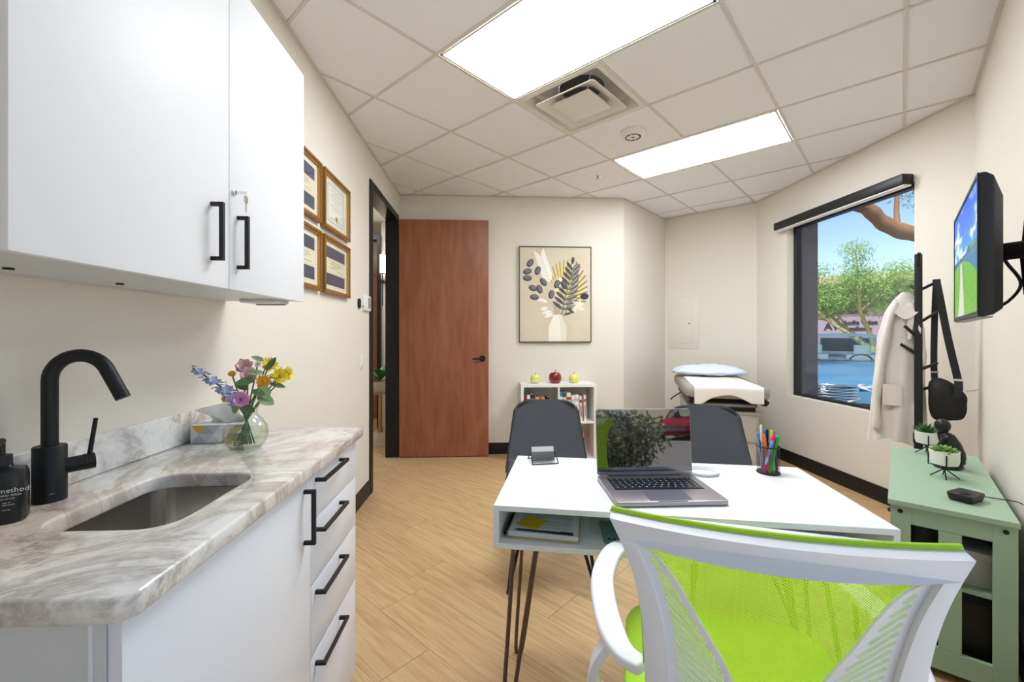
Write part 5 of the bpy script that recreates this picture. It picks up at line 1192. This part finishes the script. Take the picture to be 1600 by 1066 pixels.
for k in range(8):
    a = 2*PI*k/8; B(-.017, .017, -.004, .004, -.0435, -.0385).build('slot', M_dark, sd, (.05*math.cos(a), .05*math.sin(a), 0), (0, 0, a+PI/2))
B(-.012, .012, -.006, .006, -.0455, -.043).build('test_button', mat('grey_print', (120, 120, 120), .5), sd)
sr = thing('sprinkler', 'small chrome fire sprinkler head on the ceiling', 'sprinkler', (1.01, 3.965, ZC+.006), 0)
MB().lathe([(.042, 0), (.042, -.004), (.014, -.008)], 20).build('escutcheon', M_chrome, sr, smooth=40); m_ = MB(); m_.cyl(.011, -.018, -.006, 12); m_.tube([(-.009, 0, -.014), (-.013, 0, -.024), (0, 0, -.034), (.013, 0, -.024), (.009, 0, -.014)], .003, 6); m_.cyl(.018, -.037, -.034, 14); m_.build('head', M_steel, sr, smooth=40)
# --- hall: sconce, pedestal, plant
sn = thing('wall_sconce', 'lit white cylinder sconce lamp in the hall beyond the door', 'lamp', (-1.372, 5.7, 2.06))
M_sh = mat('lit_sconce_glass', (255, 240, 215), .4, emit=9.)
MB().cyl(.034, 0, .235, 20, Matrix.Translation((0, -.07, 0))).build('shade', M_sh, sn, smooth=50); MB().cyl(.036, -.008, 0, 20, Matrix.Translation((0, -.07, 0))).build('cap', M_black, sn, smooth=50); MB().cyl(.036, .235, .243, 20, Matrix.Translation((0, -.07, 0))).build('cap', M_black, sn, smooth=50)
MB().tube([(0, -.07, -.008), (0, -.07, -.2), (0, -.07, -.42)], .006, 8).build('rod', M_black, sn, smooth=50); B(-.02, .02, -.07, 0, -.12, -.09).build('bracket', M_black, sn)
ps_ = thing('pedestal_table', 'gold pedestal table with cream base in the hall beyond the door', 'table', (-1.262, 5.07, 0))
M_brass = mat('satin_brass', (190, 160, 104), .3, metal=.8)
MB().loft([[(x*k, y*k, z) for x, y in ((-.11, -.11), (.11, -.11), (.11, .11), (-.11, .11))] for z, k in ((0, 1), (.14, .68))]).build('base', mat('cream_stone', (222, 212, 194), .6), ps_, bevel=.004)
MB().cyl(.035, .141, .19, 16).build('collar', M_brass, ps_, smooth=40); MB().cyl(.022, .19, .59, 20).build('column', M_brass, ps_, smooth=40); MB().cyl(.135, .59, .602, 28).build('top', M_brass, ps_, smooth=40)
pl_ = thing('potted_plant', 'broad-leaved green plant in a cream pot on the hall pedestal', 'plant', (-1.262, 5.07, .6025))
MB().loft([sq(.06, 0, .01), sq(.068, .12, .01)]).build('pot', mat('cream_stone', (222, 212, 194), .6), pl_, smooth=30); MB().loft([sq(.06, .112, .01), sq(.06, .122, .01)]).build('gravel', mat('white_gravel', (230, 228, 224), .9, bump=1, bscale=200), pl_)
M_pl = mat('rubber_leaf', (70, 128, 62), .35, vary=.25, nscale=30); g = random.Random(8)
for k in range(13):
    a = k*2.4; lift = .5+1.2*(k % 3)/2; mb = MB(); d = Vector((math.cos(a), math.sin(a), lift)); b0 = Vector((0, 0, .13+.02*(k % 4)))
    petal(mb, b0, d, (0, 0, 1), .16+.05*g.random(), .04, -.35, 8); mb.build('leaf', M_pl, pl_, smooth=70, fix=False, weld=False)
hl = thing('hall_fill_light', 'unseen round fill light added to brighten the hall beyond the door', 'light', (-1.75, 5.0, 2.735)); MB().cyl(.28, -.002, .004, 28).build('diffuser', M_lamp, hl); MB().tube([(.285*math.cos(t*PI/16), .285*math.sin(t*PI/16), 0) for t in range(32)], .008, 8, closed=True).build('trim_ring', M_white, hl, smooth=60)  # lamp out of view, added to brighten the hall
# ================================================================== outside: car park, cars, trees, building across
M_asph = mat('asphalt', (150, 146, 142), .9, vary=.12, nscale=8, bump=.5, bscale=60)
def gz(x, y): return interp(x+y, [12, 18, 32, 40], [-.19, -.3, -1.25, -1.3])
nx = 44
gm = MB().grid(lambda u, v: (-40+100*u, -40+100*v, gz(-40+100*u, -40+100*v) if True else 0), 60, 60)
struct(gm.build('ground', M_asph, smooth=80))
# ground plane lies below the floor slab everywhere the building stands
bounce_pave = struct(MB().prism([(.7, -.02), (-.9, -1.6), (1.2, -3.7), (2.8, -2.1)], -.3, -.14).build('bounce_pavement', M_grout))  # unseen paving, added to bounce sunlight in through window 2
M_conc = mat('bounce_concrete', (206, 200, 190), .85, vary=.06, nscale=5, bump=.3, bscale=80)  # pale tone chosen to reflect sun into the room
for i in range(3):
    for j in range(4):
        o_ = Vector((.72, -.06))+Vector((q2, -q2))*(i*.98)+Vector((-q2, -q2))*(j*.56); MB().prism([tuple(o_), tuple(o_+Vector((q2, -q2))*.97), tuple(o_+Vector((q2, -q2))*.97+Vector((-q2, -q2))*.55), tuple(o_+Vector((-q2, -q2))*.55)], -.14, -.1).build('slab', M_conc, bounce_pave)
M_cglass = pane_mat('car_glass', (.78, .92, .94), 1.4); M_tyre = mat('tyre_rubber', (28, 28, 30), .8); M_seat = mat('car_seat', (120, 130, 134), .8)
M_hl = mat('headlamp_clear', (214, 220, 226), .12, metal=.5); M_grille = mat('grille_black', (22, 24, 26), .4)
def car(label, col, loc, rz, emblem=True):
    """saloon; local y=0 at the nose running back to y=4.8, x across"""
    t = thing('car', label, 'car', loc, rz); m = mat('car_paint_%d_%d_%d' % col, col, .3, vary=.02, coat=.35)
    ys = [0, .04, .12, .3, .6, .95, 1.3, 1.6, 2.4, 3.2, 3.9, 4.3, 4.65, 4.78, 4.8]
    hw = [.62, .70, .78, .86, .905, .92, .925, .925, .93, .93, .92, .9, .84, .76, .7]
    zt = [.66, .70, .755, .80, .865, .925, .975, 1.0, 1.0, 1.02, 1.05, 1.07, 1.05, .98, .9]
    def sect(k):
        h, z, y = hw[k], zt[k], ys[k]; zl = .20 if 2 < k < 12 else .26
        cr = .03 if k < 7 else .0
        half_ = [(0, z+cr), (h*.3, z+cr*.9), (h*.6, z+cr*.55), (h*.68, z+cr*.6+.008), (h*.8, z-.012), (h*.93, z-.06), (h*.985, z-.13), (h, z-.22), (h*.985, z-.34), (h, .42), (h*.97, .3), (h*.92, zl)]
        return [(-x, y, q) for x, q in half_[::-1]]+[(x, y, q) for x, q in half_[1:]]
    MB().loft([sect(k) for k in range(len(ys))], None, True, True).build('body', m, t, smooth=40)
    # glasshouse
    def arc(y0, yb, z, hw_, n=10, zc=.03): return [((2*i/n-1)*hw_, y0+yb*((2*i/n-1)**2), z+zc*(1-(2*i/n-1)**2)) for i in range(n+1)]
    cowl, rf, rr, rd = arc(1.22, .22, .975, .74), arc(1.98, .1, 1.40, .57, zc=.045), arc(3.3, -.06, 1.42, .56, zc=.04), arc(4.05, -.15, 1.10, .66)
    def patch(a, b, n=6, bulge=.03):
        L_ = []
        for k in range(n+1):
            q = k/n; L_.append([tuple(Vector(a[i]).lerp(Vector(b[i]), q)+Vector((0, -.3, .9))*bulge*math.sin(q*PI)) for i in range(len(a))])
        return MB().loft(L_, None, False, False, closed=False)
    patch(cowl, rf).build('windscreen', M_cglass, t, smooth=60); patch(rr, rd, bulge=.02).build('rear_window', M_cglass, t, smooth=60)
    MB().loft([rf, arc(2.3, .02, 1.435, .585, zc=.05), arc(2.8, 0, 1.445, .585, zc=.05), rr], None, False, False, closed=False).build('roof', m, t, smooth=60)
    for s_ in (-1, 1):
        i = 0 if s_ < 0 else -1
        MB().tube([Vector(cowl[i])+Vector((0, 0, -.02)), Vector(cowl[i]).lerp(Vector(rf[i]), .5)+Vector((s_*.008, -.01, .03)), Vector(rf[i]), Vector((s_*.59, 2.6, 1.43)), Vector(rr[i]), Vector(rd[i])], [.04, .034, .032, .03, .035, .05], 8).build('pillar', m, t, smooth=60)
        MB().loft([[(s_*.80, 1.45, 1.0), (s_*.86, 2.4, 1.0), (s_*.82, 3.9, 1.05)], [(s_*.575, 2.06, 1.395), (s_*.59, 2.6, 1.42), (s_*.57, 3.26, 1.41)]], None, False, False, closed=False).build('side_window', M_cglass, t)
        mr = MB().ball(.09, (s_*.99, 1.52, 1.03), 12, 8, 1.1, .7, .75).build('mirror', m, t, smooth=60)
        hl = [(s_*.44, -.03, .655), (s_*.58, .02, .695), (s_*.74, .17, .75), (s_*.865, .42, .80), (s_*.875, .44, .72), (s_*.78, .18, .63), (s_*.62, .03, .60)]
        o_ = MB().loft([[(x*1.006, y-.012, z) for x, y, z in hl], [(x*.97, y+.06, z) for x, y, z in hl]]).build('headlamp', M_hl, t, smooth=20)
        MB().ball(.045, (s_*.66, .06, .675), 12, 8).build('lamp_lens', M_grille, o_, smooth=60)
        B(s_*.72-.06, s_*.72+.06, .02, .06, .36, .40).build('fog_lamp', M_hl, t)
        for y in (.95, 3.75):
            Tw = Matrix.Translation((s_*.83, y, .33)) @ Matrix.Rotation(R(90), 4, 'Y')
            wh = MB().lathe([(.2, -.1), (.31, -.1), (.33, -.08), (.33, .08), (.31, .1), (.2, .1)], 28, Tw).build('wheel', M_tyre, t, smooth=40); MB().lathe([(.2, -.085), (.2, .085), (.05, .1), (.001, .1)], 10, Tw).build('rim', M_steel, wh, smooth=20)
    gl = [(-.56, .665), (.56, .665), (.47, .53), (.3, .43), (-.3, .43), (-.47, .53)]
    def gy(x): return -.035+.11*(x/.6)**2
    MB().loft([[(x, gy(x)-.004, z) for x, z in gl], [(x, gy(x)+.08, z) for x, z in gl]]).build('grille', M_grille, t)
    cr_ = MB().tube([(x*1.03, gy(x)-.012, z) for x, z in smooth2([gl[0], (-.2, .675), (.2, .675), gl[1], gl[2], gl[3], (0, .415), gl[4], gl[5], gl[0]], 4)][:-1], .014, 8, closed=True).build('grille_surround', M_chrome, t, smooth=60)
    for k in range(5):
        z = .62-k*.042; w__ = interp(z, [.43, .53, .665], [.3, .47, .54]); MB().tube([(x/6*w__, gy(x/6*w__)-.014, z) for x in range(-6, 7)], .008, 6).build('grille_slat', M_chrome, t, smooth=60)
    if emblem:
        MB().tube([(.075*math.cos(q*PI/12), -.052, .60+.042*math.sin(q*PI/12)) for q in range(24)], .007, 8, closed=True).build('emblem_ring', M_chrome, t, smooth=60)
        e_ = MB(); e_.tube([(-.035, -.052, .575), (-.02, -.052, .625)], .006, 6); e_.tube([(.02, -.052, .575), (.035, -.052, .625)], .006, 6); e_.tube([(-.027, -.052, .60), (.027, -.052, .603)], .006, 6); e_.build('emblem_letter', M_chrome, t, smooth=50)
    for sx in (-.37, .37):
        s_ = MB().loft([[(sx+x, y, z) for x, y in rrect(-.24, .24, 2.0, 2.14, .04, 3)] for z in (.4, 1.0, 1.08)]).build('seat', M_seat, t, smooth=40); MB().loft([[(sx+x, y, z) for x, y in rrect(-.13, .13, 2.06, 2.16, .04, 3)] for z in (1.1, 1.26)]).build('headrest', M_seat, s_, smooth=40)
    B(-.7, .7, 1.4, 1.6, .9, .97).build('dashboard', M_seat, t, bevel=.03)
    MB().tube([(.37+.18*math.cos(q*PI/12), 1.72+.04*math.sin(q*PI/12), .93+.17*math.sin(q*PI/12)) for q in range(24)], .015, 8, closed=True).build('steering_wheel', M_dkplast, t, smooth=60)
    w_ = MB(); w_.tube([(-.55, 1.3, 1.0), (.1, 1.24, 1.012)], .007, 6); w_.tube([(0, 1.22, 1.01), (.6, 1.33, .995)], .007, 6); w_.build('wiper', M_dkplast, t, smooth=50)
    return t
car('blue saloon car parked facing the window', (58, 98, 126), (5.27, 6.53, -.19), R(-45))
car('red car across the car park, seen only in the laptop reflection', (190, 26, 44), (8.0, -16.5, -.19), R(215), False)
car('white car at the back of the car park, seen only in the laptop reflection', (226, 230, 234), (7.4, -25, -.19), R(200), False)
# --- trees
M_bark = mat('brown_bark', (112, 84, 62), .85, vary=.25, nscale=14, bump=.8, bscale=40); M_pbark = mat('palo_verde_bark', (140, 132, 90), .7, vary=.2, nscale=12, bump=.4, bscale=40)
def leaf_mat(name, rgb):
    m = mat(name, rgb, .6, vary=.35, nscale=3.); nt = m.node_tree; p = nt.nodes['Principled BSDF']; tl = nt.nodes.new('ShaderNodeBsdfTranslucent'); tl.inputs[0].default_value = S(*rgb)
    mx = nt.nodes.new('ShaderNodeMixShader'); mx.inputs[0].default_value = .4; nt.links.new(p.outputs[0], mx.inputs[1]); nt.links.new(tl.outputs[0], mx.inputs[2]); nt.links.new(mx.outputs[0], nt.nodes['Material Output'].inputs[0]); return m
M_fol = leaf_mat('palo_verde_leaf', (132, 168, 96)); M_fol2 = leaf_mat('feathery_leaf', (108, 142, 74)); M_shr = leaf_mat('shrub_leaf', (146, 152, 122))
def foliage(clumps, n, L, W_, seed, droop=.2):
    g = np.random.RandomState(seed); V = []; F = []
    wts = np.array([c[1]**2 for c in clumps]); wts = wts/wts.sum()
    for ci, k in zip(range(len(clumps)), (wts*n).astype(int)):
        c, r, sq_ = clumps[ci]
        d = g.randn(k, 3); d /= np.linalg.norm(d, axis=1)[:, None]; rad = r*g.rand(k)**.5
        p = np.array(c)+d*rad[:, None]*np.array([1, 1, sq_])
        a = g.randn(k, 3); a[:, 2] -= droop; a /= np.linalg.norm(a, axis=1)[:, None]; b = np.cross(a, g.randn(k, 3)); b /= np.linalg.norm(b, axis=1)[:, None]
        l = L*g.uniform(.6, 1.4, (k, 1))
        o = len(V)
        q = np.concatenate([p[:, None], (p+a*l*.5+b*W_)[:, None], (p+a*l)[:, None], (p+a*l*.5-b*W_)[:, None]], 1).reshape(-1, 3)
        V += q.tolist(); F += [(o+4*i, o+4*i+1, o+4*i+2, o+4*i+3) for i in range(k)]
    mb = MB(); mb.v = V; mb.f = F; return mb
def branches(base, dirs, seed, m, t, r0, depth=2, sub=3, name='branch'):
    """irregular limbs; returns clump centres at the tips"""
    g = random.Random(seed); tips = []
    def grow(p, d, L, r, lev):
        pts = [Vector(p)]; dd = Vector(d).normalized()
        for k in range(5):
            dd = (dd+Vector((g.uniform(-.25, .25), g.uniform(-.25, .25), g.uniform(-.1, .22)))).normalized(); pts.append(pts[-1]+dd*L/5)
        MB().tube(spline(pts, 2), [r*(1-.6*i/10) for i in range(11)], 7).build(name, m, t, smooth=60)
        tips.append(tuple(pts[-1]))
        if lev:
            for k in range(sub):
                q = pts[2+k % 4]; nd = (dd+Vector((g.uniform(-.9, .9), g.uniform(-.9, .9), g.uniform(-.2, .7)))).normalized(); grow(q, nd, L*.6, r*.5, lev-1)
        else: tips.append(tuple(pts[3]))
    for d, L in dirs: grow(base, d, L, r0, depth-1)
    return tips
# palo verde behind the car (local axes turned so x is the viewer's right)
tx, ty = 11.5, 12.4; tz = gz(tx, ty)
pv = thing('palo_verde_tree', 'feathery pale green tree across the car park behind the blue car', 'tree', (tx, ty, tz), R(-42))
MB().tube(spline([(0, 0, 0), (.03, 0, .7), (0, 0, 1.35), (.08, 0, 1.6)], 4), [.15]*5+[.13]*8, 10).build('trunk', M_pbark, pv, smooth=60)
tips = branches((.05, 0, 1.5), [((-1, -.1, .6), 2.4), ((-.55, .3, .8), 2.2), ((.12, -.2, 1), 2.2), ((.7, .2, .7), 2.2), ((.9, -.3, .35), 1.8)], 11, M_pbark, pv, .075)
cl_ = [((x, y, max(z+.1, 2.75)), .5, .7) for x, y, z in tips]+[((-1.9, 0, 2.85), .6, .6), ((-.7, .2, 3.3), .9, .7), ((.6, .2, 3.6), .9, .7), ((1.5, 0, 3.3), .8, .7), ((.1, 0, 2.9), .7, .5), ((-1.2, 0, 2.95), .7, .5), ((1.2, 0, 2.8), .7, .5), ((2.1, 0, 3.0), .8, .7)]
stuff(foliage(cl_, 26000, .13, .011, 3).build('foliage', M_fol, pv, fix=False, weld=False))
# big limb close to the window, trunk to the right of it
bt = thing('mesquite_tree', 'tree with a thick brown limb crossing the top of the window', 'tree', (7.93, 6.09, -.22), 0)
limb = [(-.04, .0, 2.1), (-.5, .1, 2.65), (-1.03, .06, 2.95), (-1.42, .03, 2.98), (-1.78, .06, 3.05), (-2.02, .09, 3.18), (-2.24, .08, 3.36), (-2.5, .1, 3.47), (-2.85, .12, 3.6), (-3.1, .1, 3.9)]
MB().tube(spline([(.1, 0, 0), (.02, .02, .9), (-.04, 0, 2.1), (.05, .1, 3.0), (.2, .2, 4.2)], 4), [.24]*5+[.2]*4+[.17]*4+[.12]*4, 12).build('trunk', M_bark, bt, smooth=60)
MB().tube(spline(limb, 4), [.14-.0018*i+.008*math.sin(i*1.7) for i in range(37)], 12).build('limb', M_bark, bt, smooth=60)
tips = branches((-1.0, .05, 3.0), [((-.2, .2, 1), 1.5), ((.2, -.1, 1), 1.6)], 5, M_bark, bt, .05)+branches((-1.8, .06, 3.1), [((.1, .2, 1), 1.3)], 6, M_bark, bt, .04)+branches((-3.0, .1, 3.75), [((-.6, .1, .4), 1.3)], 8, M_bark, bt, .04)
cl_ = [(p, .4, .8) for p in tips]+[((-1.2, .2, 3.75), .5, .6), ((-.7, .1, 3.6), .6, .7), ((-1.6, .4, 4.0), .5, .5), ((-.4, .1, 3.9), .6, .8), ((-1.35, .1, 3.1), .25, .6), ((-3.4, .1, 3.55), .3, 1.2), ((-3.3, .2, 3.2), .2, 1.2)]
stuff(foliage(cl_, 12000, .075, .006, 9).build('foliage', M_fol2, bt, fix=False, weld=False))
# shrubs outside the window behind the photographer
for i, (x, y, r_, lab) in enumerate(((1.4, -3.5, 1.0, 'dark green shrub just outside the window behind the photographer, nearest the glass'), (-.5, -6.2, 1.1, 'wide dark green shrub farther out behind the photographer'), (2.3, -8.4, 1.0, 'low dry shrub in the bed behind the photographer'))):
    sh = thing('shrub', lab, 'shrub', (x, y, -.19), 0, 'shrubs outside the rear window')
    tp = branches((0, 0, 0), [((math.cos(k*2.1), math.sin(k*2.1), 1.3), r_*1.1) for k in range(4)], 20+i, M_bark, sh, .03, depth=1)
    stuff(foliage([(p, r_*.5, .8) for p in tp]+[((0, 0, r_*.7), r_*.8, .8)], 5000, .09, .022, 30+i).build('foliage', M_shr, sh, fix=False, weld=False))
# --- building across the car park; local x to the viewer's right, -y towards us
bd = thing('office_building', 'low mauve-grey office building across the car park with wall lettering', 'building', (18.47, 21.53, -1.3), R(-45))
M_stuc = mat('mauve_stucco', (120, 110, 122), .9, vary=.05, nscale=2, bump=.3, bscale=20); M_tan = mat('tan_parapet', (170, 152, 130), .9, vary=.05, nscale=2); M_bwin = mat('bronze_glass', (44, 36, 38), .15, vary=.2, nscale=1.); M_shade = mat('shaded_fascia', (96, 84, 84), .9)  # M_shade: dark tone puts the shade of the recessed upper wall into the colour
B(-22, 22, 1.2, 9, 0, 5.2).build('core', M_shade, bd); B(-22, 22, .9, 1.2, 4.4, 5.3).build('fascia_board', M_shade, bd)
B(-22.2, 22.2, .3, 9.2, 5.3, 5.7).build('parapet', M_tan, bd); B(-22, 22, 0, 1.2, 2.4, 3.5).build('lintel', M_stuc, bd)
xw = -1.0-2.7*7
while xw < 20:
    B(xw-.62, xw, 0, 1.2, 0, 2.4).build('pier', M_stuc, bd)
    wn = B(xw, xw+2.05, .75, .8, .05, 2.395).build('window', M_bwin, bd); B(xw+1.0, xw+1.05, .7, .75, .05, 2.395).build('mullion', M_black, wn)
    B(xw+.2, xw+1.9, 1.15, 1.195, 3.75, 4.35).build('upper_window', M_bwin, bd)
    xw += 2.7
M_sign = mat('black_sign_letters', (24, 22, 26), .5)
for tx_, sz, x, z in (('AV', .5, -.82, 2.86), ('Audio Video', .27, -.02, 3.12), ('Excellence', .27, -.02, 2.8)):
    link('sign_lettering', text_mesh(tx_, sz, .02, 'LEFT', .012), M_sign, bd, (x, -.03, z), (R(90), 0, 0))
